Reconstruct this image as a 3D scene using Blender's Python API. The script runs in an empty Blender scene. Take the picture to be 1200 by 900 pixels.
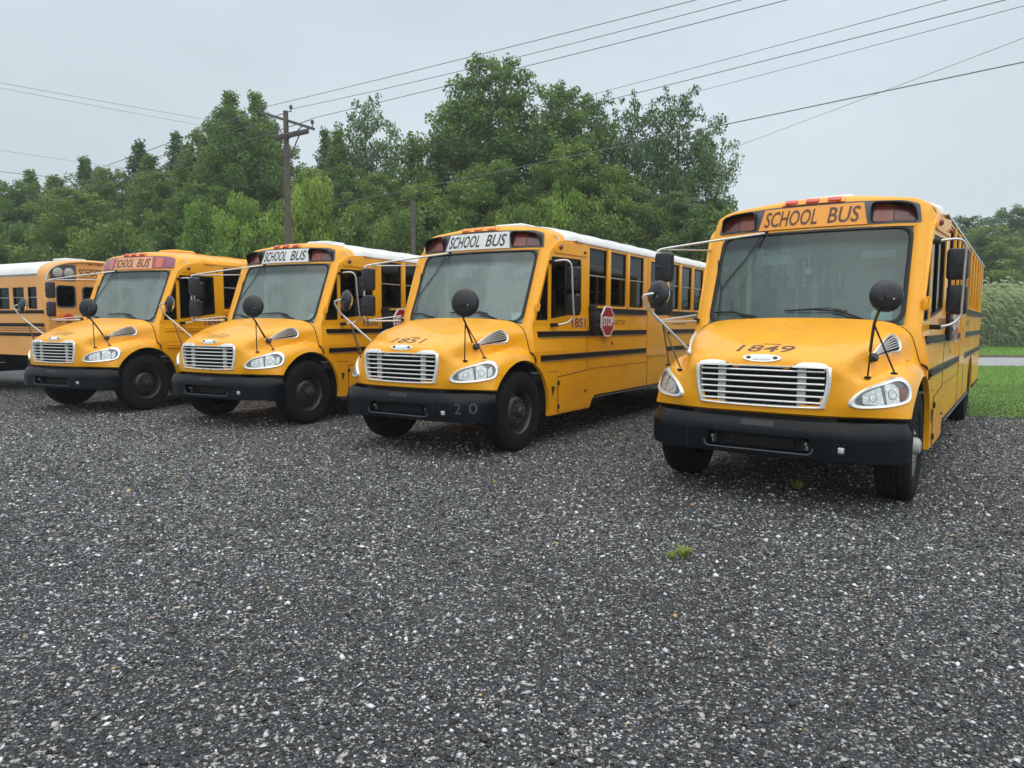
import bpy, bmesh, math, random
import numpy as np
from mathutils import Vector, Matrix
from mathutils.bvhtree import BVHTree
from mathutils.geometry import tessellate_polygon
R = math.radians
scn = bpy.context.scene
col = scn.collection
rnd = random.Random(7)
rng = np.random.default_rng(5)

# ------------------------------------------------------------------ camera
CH, PITCH, F = 1.665, 4.88, 842.9           # height, pitch down, focal length in pixels of the 1200 px photo
cd = bpy.data.cameras.new('camera'); cam = bpy.data.objects.new('camera', cd); col.objects.link(cam)
cam.location = (0, 0, CH)
cam.rotation_euler = (Matrix.Rotation(R(90-PITCH), 3, 'X') @ Matrix.Rotation(R(0.2), 3, 'Z')).to_euler()
cd.sensor_width = 36; cd.lens = 36*F/1200; cd.clip_end = 3000; cd.clip_start = .05
scn.camera = cam
scn.view_settings.view_transform = 'Standard'; scn.view_settings.look = 'None'
scn.view_settings.exposure = 0.44; scn.view_settings.gamma = 1

# ------------------------------------------------------------------ world + sun (overcast)
w = bpy.data.worlds.new("World"); scn.world = w; w.use_nodes = True
nt = w.node_tree; nt.nodes.clear()
N = nt.nodes.new; L = nt.links.new
sky = N('ShaderNodeTexSky'); sky.sky_type = 'NISHITA'; sky.sun_disc = False
sky.sun_elevation = R(52); sky.sun_rotation = R(200); sky.dust_density = 4; sky.air_density = 1.5
bg1 = N('ShaderNodeBackground'); bg1.inputs[1].default_value = .012
L(sky.outputs[0], bg1.inputs[0])
tc = N('ShaderNodeTexCoord'); sep = N('ShaderNodeSeparateXYZ'); L(tc.outputs['Generated'], sep.inputs[0])
cr = N('ShaderNodeValToRGB'); e = cr.color_ramp
e.elements[0].position = 0.0; e.elements[0].color = (.52, .585, .625, 1)
e.elements[1].position = 1.0; e.elements[1].color = (1.55, 1.6, 1.62, 1)
x = e.elements.new(.16); x.color = (.49, .553, .593, 1)
x = e.elements.new(.42); x.color = (.50, .565, .607, 1)
L(sep.outputs[2], cr.inputs[0])
mp = N('ShaderNodeMapping'); mp.inputs['Scale'].default_value = (1.2, 1.2, 3.0); L(tc.outputs['Generated'], mp.inputs[0])
nz = N('ShaderNodeTexNoise'); nz.inputs['Scale'].default_value = 1.1; nz.inputs['Detail'].default_value = 4; nz.inputs['Roughness'].default_value = .45
L(mp.outputs[0], nz.inputs['Vector'])
nm = N('ShaderNodeMapRange'); nm.inputs[1].default_value = .3; nm.inputs[2].default_value = .7; nm.inputs[3].default_value = .87; nm.inputs[4].default_value = 1.14
L(nz.outputs[0], nm.inputs[0])
mul = N('ShaderNodeVectorMath'); mul.operation = 'SCALE'; L(cr.outputs[0], mul.inputs[0]); L(nm.outputs[0], mul.inputs['Scale'])
bg2 = N('ShaderNodeBackground'); L(mul.outputs[0], bg2.inputs[0]); bg2.inputs[1].default_value = .90
ad = N('ShaderNodeAddShader'); L(bg1.outputs[0], ad.inputs[0]); L(bg2.outputs[0], ad.inputs[1])
wo = N('ShaderNodeOutputWorld'); L(ad.outputs[0], wo.inputs[0])
sd = bpy.data.lights.new('sun', 'SUN'); so = bpy.data.objects.new('sun', sd); col.objects.link(so)
sd.energy = 1.0; sd.angle = R(110); sd.color = (1, .98, .95)
so.rotation_euler = (R(38), 0, R(20))       # soft light from above and behind the camera's left

# ------------------------------------------------------------------ materials
def mat(name, base, rough=.5, metal=0, spec=.5, coat=0, noise=0, nscale=5, bump=0, bscale=40, dark=None, tr=0, alpha=1, dirt=0):
    m = bpy.data.materials.new(name); m.use_nodes = True
    t = m.node_tree; p = t.nodes['Principled BSDF']
    p.inputs['Base Color'].default_value = (*base, 1); p.inputs['Roughness'].default_value = rough
    p.inputs['Metallic'].default_value = metal; p.inputs['Specular IOR Level'].default_value = spec
    p.inputs['Coat Weight'].default_value = coat; p.inputs['Coat Roughness'].default_value = .12
    c = t.nodes.new('ShaderNodeTexCoord')
    if noise:
        n = t.nodes.new('ShaderNodeTexNoise'); n.inputs['Scale'].default_value = nscale; n.inputs['Detail'].default_value = 6; n.inputs['Roughness'].default_value = .65
        t.links.new(c.outputs['Object'], n.inputs['Vector'])
        r = t.nodes.new('ShaderNodeValToRGB'); r.color_ramp.elements[0].position = .3; r.color_ramp.elements[1].position = .72
        d = dark if dark else tuple(v*(1-noise) for v in base)
        r.color_ramp.elements[0].color = (*d, 1); r.color_ramp.elements[1].color = (*[min(1, v*(1+noise*.35)) for v in base], 1)
        t.links.new(n.outputs[0], r.inputs[0]); t.links.new(r.outputs[0], p.inputs['Base Color'])
        q = t.nodes.new('ShaderNodeMapRange'); q.inputs[3].default_value = rough*.75; q.inputs[4].default_value = min(1, rough*1.3)
        t.links.new(n.outputs[0], q.inputs[0]); t.links.new(q.outputs[0], p.inputs['Roughness'])
    if bump:
        n2 = t.nodes.new('ShaderNodeTexNoise'); n2.inputs['Scale'].default_value = bscale; n2.inputs['Detail'].default_value = 5
        t.links.new(c.outputs['Object'], n2.inputs['Vector'])
        b = t.nodes.new('ShaderNodeBump'); b.inputs['Strength'].default_value = bump; b.inputs['Distance'].default_value = .02
        t.links.new(n2.outputs[0], b.inputs['Height']); t.links.new(b.outputs[0], p.inputs['Normal'])
    return m

def paint(name, base, wear):
    """sun-bleached school bus paint: faint mottling, thin dirt streaks and speckle, clear coat gone uneven"""
    m = mat(name, base, rough=.34, coat=.35)
    t = m.node_tree; p = t.nodes['Principled BSDF']; c = t.nodes.new('ShaderNodeTexCoord')
    def noise(scale, detail=5, vec=None, rough=.6):
        n = t.nodes.new('ShaderNodeTexNoise'); n.inputs['Scale'].default_value = scale; n.inputs['Detail'].default_value = detail; n.inputs['Roughness'].default_value = rough
        t.links.new(vec or c.outputs['Object'], n.inputs['Vector']); return n.outputs[0]
    def ramp(src, a, b, ca, cb):
        r = t.nodes.new('ShaderNodeMapRange'); r.inputs[1].default_value = a; r.inputs[2].default_value = b; r.inputs[3].default_value = ca; r.inputs[4].default_value = cb
        t.links.new(src, r.inputs[0]); return r.outputs[0]
    def mix(fac, a, b):
        x = t.nodes.new('ShaderNodeMix'); x.data_type = 'RGBA'
        t.links.new(fac, x.inputs[0])
        for k, v in ((6, a), (7, b)):
            if isinstance(v, tuple): x.inputs[k].default_value = (*v, 1)
            else: t.links.new(v, x.inputs[k])
        return x.outputs[2]
    m1 = mix(ramp(noise(1.3), .35, .7, 0, 1), tuple(v*.92 for v in base), (min(1, base[0]*1.05), base[1]*1.09, base[2]*1.5+.004))
    mpn = t.nodes.new('ShaderNodeMapping'); mpn.inputs['Scale'].default_value = (9, 9, .8); t.links.new(c.outputs['Object'], mpn.inputs[0])
    m2 = mix(ramp(noise(2.0, 6, mpn.outputs[0]), .56, .85, 0, .38*wear), m1, (.30, .17, .04))
    m3 = mix(ramp(noise(38, 3), .68, .8, 0, .4*wear), m2, (.22, .13, .05))
    t.links.new(m3, p.inputs['Base Color'])
    t.links.new(ramp(noise(4), .3, .7, .26, .46), p.inputs['Roughness'])
    t.links.new(ramp(noise(2.2), .3, .7, .5, .2), p.inputs['Coat Weight']); p.inputs['Coat Roughness'].default_value = .06; p.inputs['Specular IOR Level'].default_value = .3
    b = t.nodes.new('ShaderNodeBump'); b.inputs['Strength'].default_value = .12; b.inputs['Distance'].default_value = .01
    t.links.new(noise(3.5, 3), b.inputs['Height']); t.links.new(b.outputs[0], p.inputs['Normal'])
    return m

def glass(name, tint, refl, rough=.02, band=False, sheen=(.20, .32), film=(.235, .345, .335)):
    m = bpy.data.materials.new(name); m.use_nodes = True; t = m.node_tree; t.nodes.clear()
    tr = t.nodes.new('ShaderNodeBsdfTransparent'); tr.inputs[0].default_value = (*tint, 1)
    gl = t.nodes.new('ShaderNodeBsdfGlossy'); gl.inputs[0].default_value = (.93, 1, 1, 1); gl.inputs['Roughness'].default_value = rough
    lw = t.nodes.new('ShaderNodeLayerWeight'); lw.inputs[0].default_value = .5
    pw = t.nodes.new('ShaderNodeMath'); pw.operation = 'POWER'; pw.inputs[1].default_value = 5; t.links.new(lw.outputs['Facing'], pw.inputs[0])
    mr = t.nodes.new('ShaderNodeMath'); mr.operation = 'MULTIPLY_ADD'; mr.inputs[1].default_value = .9; mr.inputs[2].default_value = .04+refl
    t.links.new(pw.outputs[0], mr.inputs[0])
    cl = t.nodes.new('ShaderNodeClamp'); t.links.new(mr.outputs[0], cl.inputs[0])
    mx = t.nodes.new('ShaderNodeMixShader'); t.links.new(cl.outputs[0], mx.inputs[0]); t.links.new(tr.outputs[0], mx.inputs[1]); t.links.new(gl.outputs[0], mx.inputs[2])
    last = mx
    if band:   # pale film painted in for sky reflection, and the tinted band along the top edge
        c = t.nodes.new('ShaderNodeTexCoord'); s = t.nodes.new('ShaderNodeSeparateXYZ'); t.links.new(c.outputs['Object'], s.inputs[0])
        r = t.nodes.new('ShaderNodeMapRange'); r.inputs[1].default_value = 2.47; r.inputs[2].default_value = 2.53; t.links.new(s.outputs[2], r.inputs[0])
        mc = t.nodes.new('ShaderNodeMix'); mc.data_type = 'RGBA'; t.links.new(r.outputs[0], mc.inputs[0])
        mc.inputs[6].default_value = (*tint, 1); mc.inputs[7].default_value = (.12, .15, .19, 1)
        t.links.new(mc.outputs[2], tr.inputs[0])
        n = t.nodes.new('ShaderNodeTexNoise'); n.inputs['Scale'].default_value = 2.5; n.inputs['Detail'].default_value = 5; t.links.new(c.outputs['Object'], n.inputs['Vector'])
        f = t.nodes.new('ShaderNodeMapRange'); f.inputs[1].default_value = .3; f.inputs[2].default_value = .75; f.inputs[3].default_value = sheen[0]; f.inputs[4].default_value = sheen[1]; t.links.new(n.outputs[0], f.inputs[0])
        g = t.nodes.new('ShaderNodeMapRange'); g.inputs[1].default_value = 2.45; g.inputs[2].default_value = 2.52; g.inputs[3].default_value = 1; g.inputs[4].default_value = .25; t.links.new(s.outputs[2], g.inputs[0])
        fm = t.nodes.new('ShaderNodeMath'); fm.operation = 'MULTIPLY'; t.links.new(f.outputs[0], fm.inputs[0]); t.links.new(g.outputs[0], fm.inputs[1])
        df = t.nodes.new('ShaderNodeBsdfDiffuse'); df.inputs[0].default_value = (*film, 1)
        m2 = t.nodes.new('ShaderNodeMixShader'); t.links.new(fm.outputs[0], m2.inputs[0]); t.links.new(mx.outputs[0], m2.inputs[1]); t.links.new(df.outputs[0], m2.inputs[2])
        last = m2
    o = t.nodes.new('ShaderNodeOutputMaterial'); t.links.new(last.outputs[0], o.inputs[0])
    return m

M = dict(
    yellow=paint('bus_yellow', (.83, .362, .003), 1.0),
    yellow_old=paint('bus_yellow_faded', (.76, .36, .085), 1.0),
    white=mat('roof_white', (.72, .73, .72), .45, noise=.16, nscale=2.5),
    black=mat('black_trim', (.012, .010, .009), .45, spec=.3, noise=.4, nscale=6),
    rubber=mat('tyre_rubber', (.010, .010, .011), .9, spec=.18, noise=.4, nscale=9, bump=.3, bscale=60),
    bumper=mat('bumper_black', (.004, .006, .008), .34, spec=.2, noise=.45, nscale=4, bump=.08, bscale=18),
    dark=mat('underbody', (.012, .012, .012), .8),
    chrome=mat('chrome', (.86, .86, .84), .28, metal=.6, noise=.12, nscale=8),
    grille=mat('grille_bar_silver', (.76, .76, .75), .32, metal=.35, noise=.1, nscale=12),
    steel=mat('dull_steel', (.42, .42, .40), .45, metal=.7, noise=.25, nscale=20),
    rimblack=mat('wheel_black', (.036, .037, .040), .30, noise=.4, nscale=8),
    rimgrey=mat('wheel_grey', (.42, .42, .40), .5, noise=.3, nscale=10),
    pole=mat('mirror_tube', (.62, .62, .60), .3, metal=.6, noise=.15, nscale=15),
    rust=mat('rusty_strut', (.14, .075, .04), .6, noise=.5, nscale=30),
    reflector=mat('reflector', (.80, .81, .80), .25, metal=.35, noise=.35, nscale=40, dark=(.30, .31, .31)),
    redlamp=mat('red_lamp', (.62, .05, .02), .2, coat=.5, noise=.25, nscale=30),
    amber=mat('amber_lamp', (.85, .25, .03), .22, coat=.5, noise=.2, nscale=30),
    darkred=mat('dark_red_lamp', (.13, .025, .025), .25, coat=.5, noise=.5, nscale=9),
    darkamber=mat('dark_amber_lamp', (.26, .05, .022), .25, coat=.5, noise=.4, nscale=9),
    fadepink=mat('faded_purple_lamp', (.30, .08, .13), .3, coat=.4, noise=.25, nscale=8),
    fadeorange=mat('faded_orange_lamp', (.60, .15, .09), .3, coat=.4, noise=.2, nscale=8),
    fadegold=mat('sun_bleached_sign', (.78, .37, .20), .45, noise=.15, nscale=8),
    housing=mat('lamp_housing', (.075, .080, .088), .5, noise=.25, nscale=10),
    signwhite=mat('sign_white', (.66, .68, .68), .4, noise=.1, nscale=10),
    signorange=mat('sign_orange', (.82, .33, .035), .4, noise=.12, nscale=6),
    ink=mat('lettering', (.03, .028, .03), .5),
    inkbrown=mat('lettering_brown', (.10, .045, .022), .5),
    inkfade=mat('worn_lettering', (.20, .12, .03), .6, noise=.6, nscale=30, dark=(.55, .30, .05)),
    inkred=mat('numbers_maroon', (.12, .02, .02), .5),
    inkgrey=mat('bumper_digits', (.075, .078, .08), .6, noise=.5, nscale=40),
    digitpatch=mat('number_patch', (.70, .36, .10), .5),
    stopred=mat('stop_red', (.36, .008, .020), .35, noise=.15, nscale=15),
    stopwhite=mat('stop_white', (.78, .76, .78), .45),
    ws=glass('windshield_glass', (.45, .64, .61), .0, .015, band=True),
    ws2=glass('windshield_glass_sheen', (.50, .66, .63), .02, .015, band=True, sheen=(.24, .38), film=(.42, .54, .52)),  # stronger sky reflection put in as a paler, denser film
    side=glass('side_glass', (.09, .10, .10), -.015, .02),
    lens=glass('lamp_lens', (.95, .97, .97), -.01, .03),
    mirror=mat('mirror_glass', (.75, .78, .78), .05, metal=1),
    mirrorback=mat('mirror_back', (.020, .021, .024), .34, spec=.4, noise=.3, nscale=14),
    lining=mat('cab_lining', (.50, .54, .53), .7, noise=.15, nscale=4),
    dash=mat('dashboard', (.20, .24, .23), .6, noise=.2, nscale=8),
    seat=mat('seat_vinyl', (.12, .15, .145), .5, noise=.2, nscale=8),
    doorpost=mat('door_post_yellow', (.75, .50, .20), .5), paper=mat('notice_paper', (.75, .80, .78), .6),
    lampback=mat('lamp_back', (.16, .165, .17), .35, metal=.3, noise=.4, nscale=30),
    edgeglint=mat('rail_edge_highlight', (.36, .27, .17), .5),  # highlight colour for rail edges that catch the light
    bone=mat('cab_panel_pale', (.62, .60, .48), .6),
)

# ------------------------------------------------------------------ mesh helpers
class MB:
    """collects geometry for one object"""
    def __init__(s): s.v = []; s.f = []; s.mi = []; s.cur = 0
    def add(s, vs, fs):
        n = len(s.v); s.v += [tuple(p) for p in vs]; s.f += [tuple(n+i for i in f) for f in fs]; s.mi += [s.cur]*len(fs)
    def box(s, c, d, bev=0, rot=None):
        bm = bmesh.new(); bmesh.ops.create_cube(bm, size=1)
        for q in bm.verts: q.co = Vector((q.co.x*d[0], q.co.y*d[1], q.co.z*d[2]))
        if bev: bmesh.ops.bevel(bm, geom=bm.edges[:], offset=bev, segments=2, affect='EDGES', profile=.5)
        vs = [(rot @ q.co if rot else q.co)+Vector(c) for q in bm.verts]
        bm.verts.index_update(); fs = [[q.index for q in f.verts] for f in bm.faces]; bm.free(); s.add(vs, fs)
    def grid(s, P, close_u=False, flip=False):
        n, m = len(P), len(P[0]); vs = [p for r in P for p in r]; fs = []
        for i in range(n-1):
            for j in range(m if close_u else m-1):
                k = (j+1) % m
                f = (i*m+j, i*m+k, (i+1)*m+k, (i+1)*m+j)
                fs.append(f[::-1] if flip else f)
        s.add(vs, fs)
    def tube(s, pts, r, n=8, caps=True, smooth_pts=0):
        pts = [Vector(p) for p in pts]
        if smooth_pts: pts = [Vector(p) for p in spline(pts, smooth_pts)]
        rs = r if isinstance(r, (list, tuple)) else [r]*len(pts)
        rings = []; up = None
        for i, p in enumerate(pts):
            a = pts[min(i+1, len(pts)-1)]-pts[max(i-1, 0)]; a.normalize()
            if up is None: up = a.orthogonal().normalized()
            up = (up-a*up.dot(a)).normalized(); sd = a.cross(up)
            rings.append([p+(up*math.cos(t)+sd*math.sin(t))*rs[i] for t in [2*math.pi*k/n for k in range(n)]])
        b = len(s.v); s.grid(rings, close_u=True)
        if caps:
            m = len(rings); s.f += [tuple(b+k for k in range(n))[::-1], tuple(b+(m-1)*n+k for k in range(n))]; s.mi += [s.cur]*2
    def lathe(s, prof, o, ax, n=24):
        """prof: (radius, distance along ax) pairs"""
        o = Vector(o); ax = Vector(ax).normalized(); u = ax.orthogonal().normalized(); w_ = ax.cross(u)
        s.grid([[o+ax*h+(u*math.cos(t)+w_*math.sin(t))*r for t in [2*math.pi*k/n for k in range(n)]] for r, h in prof], close_u=True, flip=True)
    def plate(s, outer, holes, fn, t=.03):
        """flat panel in (x,z) with holes; fn(x,z,d) gives the point at depth d inwards"""
        polys = [outer]+holes
        tri = tessellate_polygon([[Vector((a, b, 0)) for a, b in p] for p in polys])
        flat = [q for p in polys for q in p]
        s.add([fn(a, b, 0) for a, b in flat], [tuple(f) for f in tri])
        for p in polys:
            n = len(p)
            s.add([fn(a, b, 0) for a, b in p]+[fn(a, b, t) for a, b in p], [(i, (i+1) % n, n+(i+1) % n, n+i) for i in range(n)])
    def mesh(s, name, mats, smooth=35):
        me = bpy.data.meshes.new(name); me.from_pydata(s.v, [], s.f)
        for m_ in (mats if isinstance(mats, (list, tuple)) else [mats]): me.materials.append(m_)
        if max(s.mi, default=0): me.polygons.foreach_set('material_index', s.mi)
        bm = bmesh.new(); bm.from_mesh(me); bmesh.ops.remove_doubles(bm, verts=bm.verts[:], dist=1e-5)
        bmesh.ops.recalc_face_normals(bm, faces=bm.faces[:]); bm.to_mesh(me); bm.free()
        if smooth:
            me.shade_smooth(); me.set_sharp_from_angle(angle=R(smooth))
        me.update(); return me

def cr1(p0, p1, p2, p3, t):
    return tuple(.5*((2*b)+(-a+c)*t+(2*a-5*b+4*c-d)*t*t+(-a+3*b-3*c+d)*t**3) for a, b, c, d in zip(p0, p1, p2, p3))
def spline(P, k, closed=False):
    P = [tuple(p) for p in P]; n = len(P); out = []
    for i in range(n if closed else n-1):
        g = (lambda j: P[j % n]) if closed else (lambda j: P[max(0, min(n-1, j))])
        for t in range(k): out.append(cr1(g(i-1), g(i), g(i+1), g(i+2), t/k))
    if not closed: out.append(P[-1])
    return out
def surf(G, k, l=None):
    """bicubic interpolation of a control grid"""
    l = l or k
    rows = [spline(r, k) for r in G]
    cols = [spline([r[j] for r in rows], l) for j in range(len(rows[0]))]
    return [[cols[j][i] for j in range(len(cols))] for i in range(len(cols[0]))]
def rounded(pts, r, n=4):
    """rounded polygon corners in 2D"""
    out = []; m = len(pts)
    for i in range(m):
        p = Vector(pts[i]); a = Vector(pts[i-1])-p; b = Vector(pts[(i+1) % m])-p
        rr = min(r, a.length*.45, b.length*.45); a = a.normalized()*rr; b = b.normalized()*rr
        for k in range(n+1):
            t = k/n; q = p+a*(1-t)**2+b*t**2; out.append((q.x, q.y))
    return out

class Conform:
    """lays 2D outlines onto a curved surface; o + e1*a + e2*b, projected along d"""
    def __init__(s, bvh, o, e1, e2, d):
        s.b = bvh; s.o = Vector(o); s.e1 = Vector(e1).normalized(); s.e2 = Vector(e2).normalized(); s.d = Vector(d).normalized()
    def __call__(s, a, b, off=0):
        q = s.o+s.e1*a+s.e2*b
        h = s.b.ray_cast(q-s.d*1.5, s.d)[0]
        if h is None:
            h = s.b.find_nearest(q)[0]
        return h-s.d*off
    def patch(s, mb, outl, off, thick=.01, rings=4):
        c = (sum(p[0] for p in outl)/len(outl), sum(p[1] for p in outl)/len(outl))
        P = [[s(c[0]+(p[0]-c[0])*k/rings, c[1]+(p[1]-c[1])*k/rings, off) for p in outl] for k in range(1, rings+1)]
        P.append([s(p[0], p[1], off-thick) for p in outl])
        b = len(mb.v); mb.grid(P, close_u=True)
        mb.v.append(tuple(s(c[0], c[1], off))); n = len(outl); ci = len(mb.v)-1
        mb.f += [(ci, b+(i+1) % n, b+i) for i in range(n)]; mb.mi += [mb.cur]*n
    def ring(s, mb, outl, r, off, n=6):
        pts = [s(p[0], p[1], off) for p in outl]; pts.append(pts[0]); mb.tube(pts, r, n, caps=False)

_txt = {}
def text2d(t, bold=.0):
    """triangulated lettering normalised to width 1, height 1"""
    if (t, bold) in _txt: return _txt[(t, bold)]
    cu = bpy.data.curves.new('lettering', 'FONT'); cu.body = t; cu.offset = bold; cu.resolution_u = 3
    o = bpy.data.objects.new('lettering', cu); col.objects.link(o)
    dg = bpy.context.evaluated_depsgraph_get(); me = o.evaluated_get(dg).to_mesh()
    vs = np.array([v.co[:2] for v in me.vertices]); fs = [tuple(p.vertices) for p in me.polygons]
    o.evaluated_get(dg).to_mesh_clear(); bpy.data.objects.remove(o); bpy.data.curves.remove(cu)
    vs -= vs.min(0); vs /= vs.max(0); _txt[(t, bold)] = (vs, fs); return vs, fs
def letter(mb, t, w_, h_, fn, shear=0, bold=.0, a0=0, b0=0):
    vs, fs = text2d(t, bold)
    mb.add([fn(a0+p[0]*w_+shear*p[1]*h_, b0+p[1]*h_) for p in vs], fs)

def tag(o, label, cat, group=None):
    o['label'] = label; o['category'] = cat
    if group: o['group'] = group
    return o
def empty(name, loc, rz=0):
    o = bpy.data.objects.new(name, None); col.objects.link(o); o.location = loc; o.rotation_euler = (0, 0, rz); o.empty_display_size = .2; return o
_cache = {}
def part(name, key, fn, mats, parent=None, over=None, smooth=35, label=None, loc=None):
    if key not in _cache:
        mb = MB(); fn(mb); _cache[key] = mb.mesh(name, mats, smooth)
    o = bpy.data.objects.new(name, _cache[key]); col.objects.link(o); o.parent = parent
    if loc: o.location = loc
    for i, m_ in (over or {}).items():
        o.material_slots[i].link = 'OBJECT'; o.material_slots[i].material = m_
    if label: o['label'] = label
    return o

# ------------------------------------------------------------------ bus geometry (x forward from front axle, y to the driver's side, z up)
HOOD = [
 [(1,0,0.86),(1,0.3,0.86),(0.985,0.55,0.86),(0.965,0.64,0.86),(0.945,0.72,0.86),(0.91,0.8,0.86),(0.82,0.97,0.855),(0.72,1.1,0.85),(0.64,1.17,0.845),(0.585,1.19,0.84)],
 [(1,0,0.97),(1,0.3,0.97),(0.99,0.55,0.97),(0.98,0.64,0.97),(0.965,0.72,0.97),(0.935,0.8,0.97),(0.83,0.96,0.97),(0.71,1.09,0.96),(0.6,1.165,0.95),(0.525,1.195,0.93)],
 [(0.995,0,1.15),(0.995,0.3,1.15),(0.985,0.57,1.15),(0.97,0.66,1.15),(0.94,0.74,1.14),(0.885,0.82,1.14),(0.77,0.94,1.15),(0.63,1.06,1.165),(0.5,1.16,1.12),(0.455,1.2,1)],
 [(0.985,0,1.3),(0.985,0.3,1.305),(0.975,0.58,1.29),(0.95,0.68,1.25),(0.89,0.76,1.205),(0.8,0.83,1.185),(0.66,0.94,1.22),(0.5,1.05,1.235),(0.37,1.155,1.19),(0.335,1.205,1.09)],
 [(0.9,0,1.392),(0.9,0.3,1.388),(0.88,0.58,1.374),(0.845,0.72,1.332),(0.77,0.785,1.24),(0.66,0.86,1.205),(0.5,0.95,1.26),(0.35,1.06,1.293),(0.22,1.165,1.235),(0.2,1.21,1.15)],
 [(0.68,0,1.49),(0.68,0.32,1.485),(0.66,0.65,1.462),(0.61,0.8,1.43),(0.55,0.855,1.325),(0.48,0.92,1.245),(0.36,0.99,1.285),(0.21,1.075,1.308),(0.09,1.165,1.25),(0.08,1.21,1.175)],
 [(0.41,0,1.58),(0.41,0.34,1.575),(0.4,0.7,1.555),(0.365,0.88,1.515),(0.33,0.94,1.395),(0.29,0.975,1.29),(0.2,1.02,1.3),(0.08,1.09,1.318),(-0.02,1.17,1.26),(-0.02,1.215,1.18)],
 [(0.13,0,1.655),(0.13,0.36,1.65),(0.12,0.73,1.63),(0.1,0.91,1.59),(0.08,0.99,1.485),(0.06,1.02,1.35),(0.02,1.06,1.31),(-0.05,1.11,1.308),(-0.12,1.175,1.25),(-0.13,1.215,1.168)],
 [(-0.12,0,1.725),(-0.13,0.36,1.72),(-0.18,0.74,1.7),(-0.22,0.93,1.66),(-0.245,1.05,1.57),(-0.25,1.1,1.44),(-0.25,1.13,1.33),(-0.25,1.155,1.27),(-0.25,1.19,1.22),(-0.25,1.215,1.131)],
]
HG = surf([[(x, -y, z) for x, y, z in r[:0:-1]]+r for r in HOOD], 6)
def bvh_of(G):
    m_ = len(G[0]); vs = [Vector(p) for r in G for p in r]
    return BVHTree.FromPolygons(vs, [(i*m_+j, i*m_+j+1, (i+1)*m_+j+1, (i+1)*m_+j) for i in range(len(G)-1) for j in range(m_-1)])
HB = bvh_of(HG)
CAP = [  # column: S M N Q E
 [(-.63,0,2.675),(-.72,0,2.955),(-.80,0,3.025),(-1.0,0,3.07),(-1.4,0,3.10)],
 [(-.645,.3,2.675),(-.735,.3,2.95),(-.815,.3,3.02),(-1.01,.3,3.062),(-1.4,.3,3.093)],
 [(-.68,.58,2.67),(-.77,.58,2.945),(-.855,.57,3.005),(-1.05,.55,3.045),(-1.4,.5,3.08)],
 [(-.72,.8,2.67),(-.81,.8,2.94),(-.89,.78,2.99),(-1.1,.75,3.02),(-1.4,.72,3.055)],
 [(-.765,.97,2.665),(-.855,.965,2.925),(-.93,.95,2.968),(-1.13,.92,2.99),(-1.4,.90,3.02)],
 [(-.775,1.05,2.665),(-.862,1.04,2.895),(-.94,1.03,2.935),(-1.15,1.01,2.955),(-1.4,1.02,2.985)],
 [(-.785,1.10,2.665),(-.872,1.095,2.86),(-.95,1.095,2.90),(-1.16,1.09,2.92),(-1.4,1.11,2.95)],
 [(-.80,1.135,2.665),(-.895,1.13,2.79),(-.985,1.135,2.835),(-1.18,1.15,2.875),(-1.4,1.175,2.905)],
 [(-.835,1.157,2.66),(-.92,1.163,2.735),(-1.02,1.172,2.785),(-1.2,1.183,2.815),(-1.4,1.205,2.83)],
]
_c = [[CAP[j][i] for j in range(9)] for i in range(5)]
CG = surf([[(x, -y, z) for x, y, z in r[:0:-1]]+r for r in _c], 5)
CB = bvh_of(CG)
ROOFP = [CAP[j][4][1:] for j in range(9)]                                  # (y, z) of the roof from centre to gutter
ROOFP = [(-y, z) for y, z in ROOFP[:0:-1]]+ROOFP
RP = spline([(y, z, 0) for y, z in ROOFP], 3)
XR = -9.9                                                                  # rear end
def YS(x, z=2.0):
    return 1.22-.085*max(0, min(1, (x+1.78)/1.45))*max(0, min(1, (z-1.28)/.34))
def side_fn(s):
    return lambda x, z, d=0: (x, s*(YS(x, z)-d), z)
def glass_pt(u, v):
    return (-.17-.16*u*u-.455*v, u*.985*(1-.0*v), 1.64+1.035*v)

CF = Conform(CB, (0, 0, 0), (0, 1, 0), (0, 0, 1), (-1, 0, 0))              # header, seen from the front: a = y, b = z
HF = Conform(HB, (0, 0, 0), (0, 1, 0), (0, 0, 1), (-1, 0, 0))
HT = Conform(HB, (0, 0, 1.4), (0, 1, 0), (-1, 0, 0), (0, 0, -1))           # hood seen from above: a = y, b = -x
def HL(s): return Conform(HB, (.96, s*.76, 0), (-.64, s*.77, 0), (0, 0, 1), (-.77, -s*.64, 0))
def HV(s): return Conform(HB, (.55, s*.88, 1.41), (-.94, s*.22, .24), Vector((.0, -s*.72, .70)), Vector((0, -s*.70, -.71)))
GRP = [(-.56,1.285),(-.59,1.26),(-.585,1.1),(-.55,.955),(-.50,.925),(0,.915),(.50,.925),(.55,.955),(.585,1.1),(.59,1.26),(.56,1.285),(.50,1.315),(.40,1.318),(.33,1.308),(.27,1.283),(0,1.283),(-.27,1.283),(-.33,1.308),(-.40,1.318),(-.50,1.315)]

def in_poly(p, poly):
    c = False; n = len(poly); j = n-1
    for i in range(n):
        if (poly[i][1] > p[1]) != (poly[j][1] > p[1]) and p[0] < (poly[j][0]-poly[i][0])*(p[1]-poly[i][1])/(poly[j][1]-poly[i][1])+poly[i][0]: c = not c
        j = i
    return c

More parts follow.
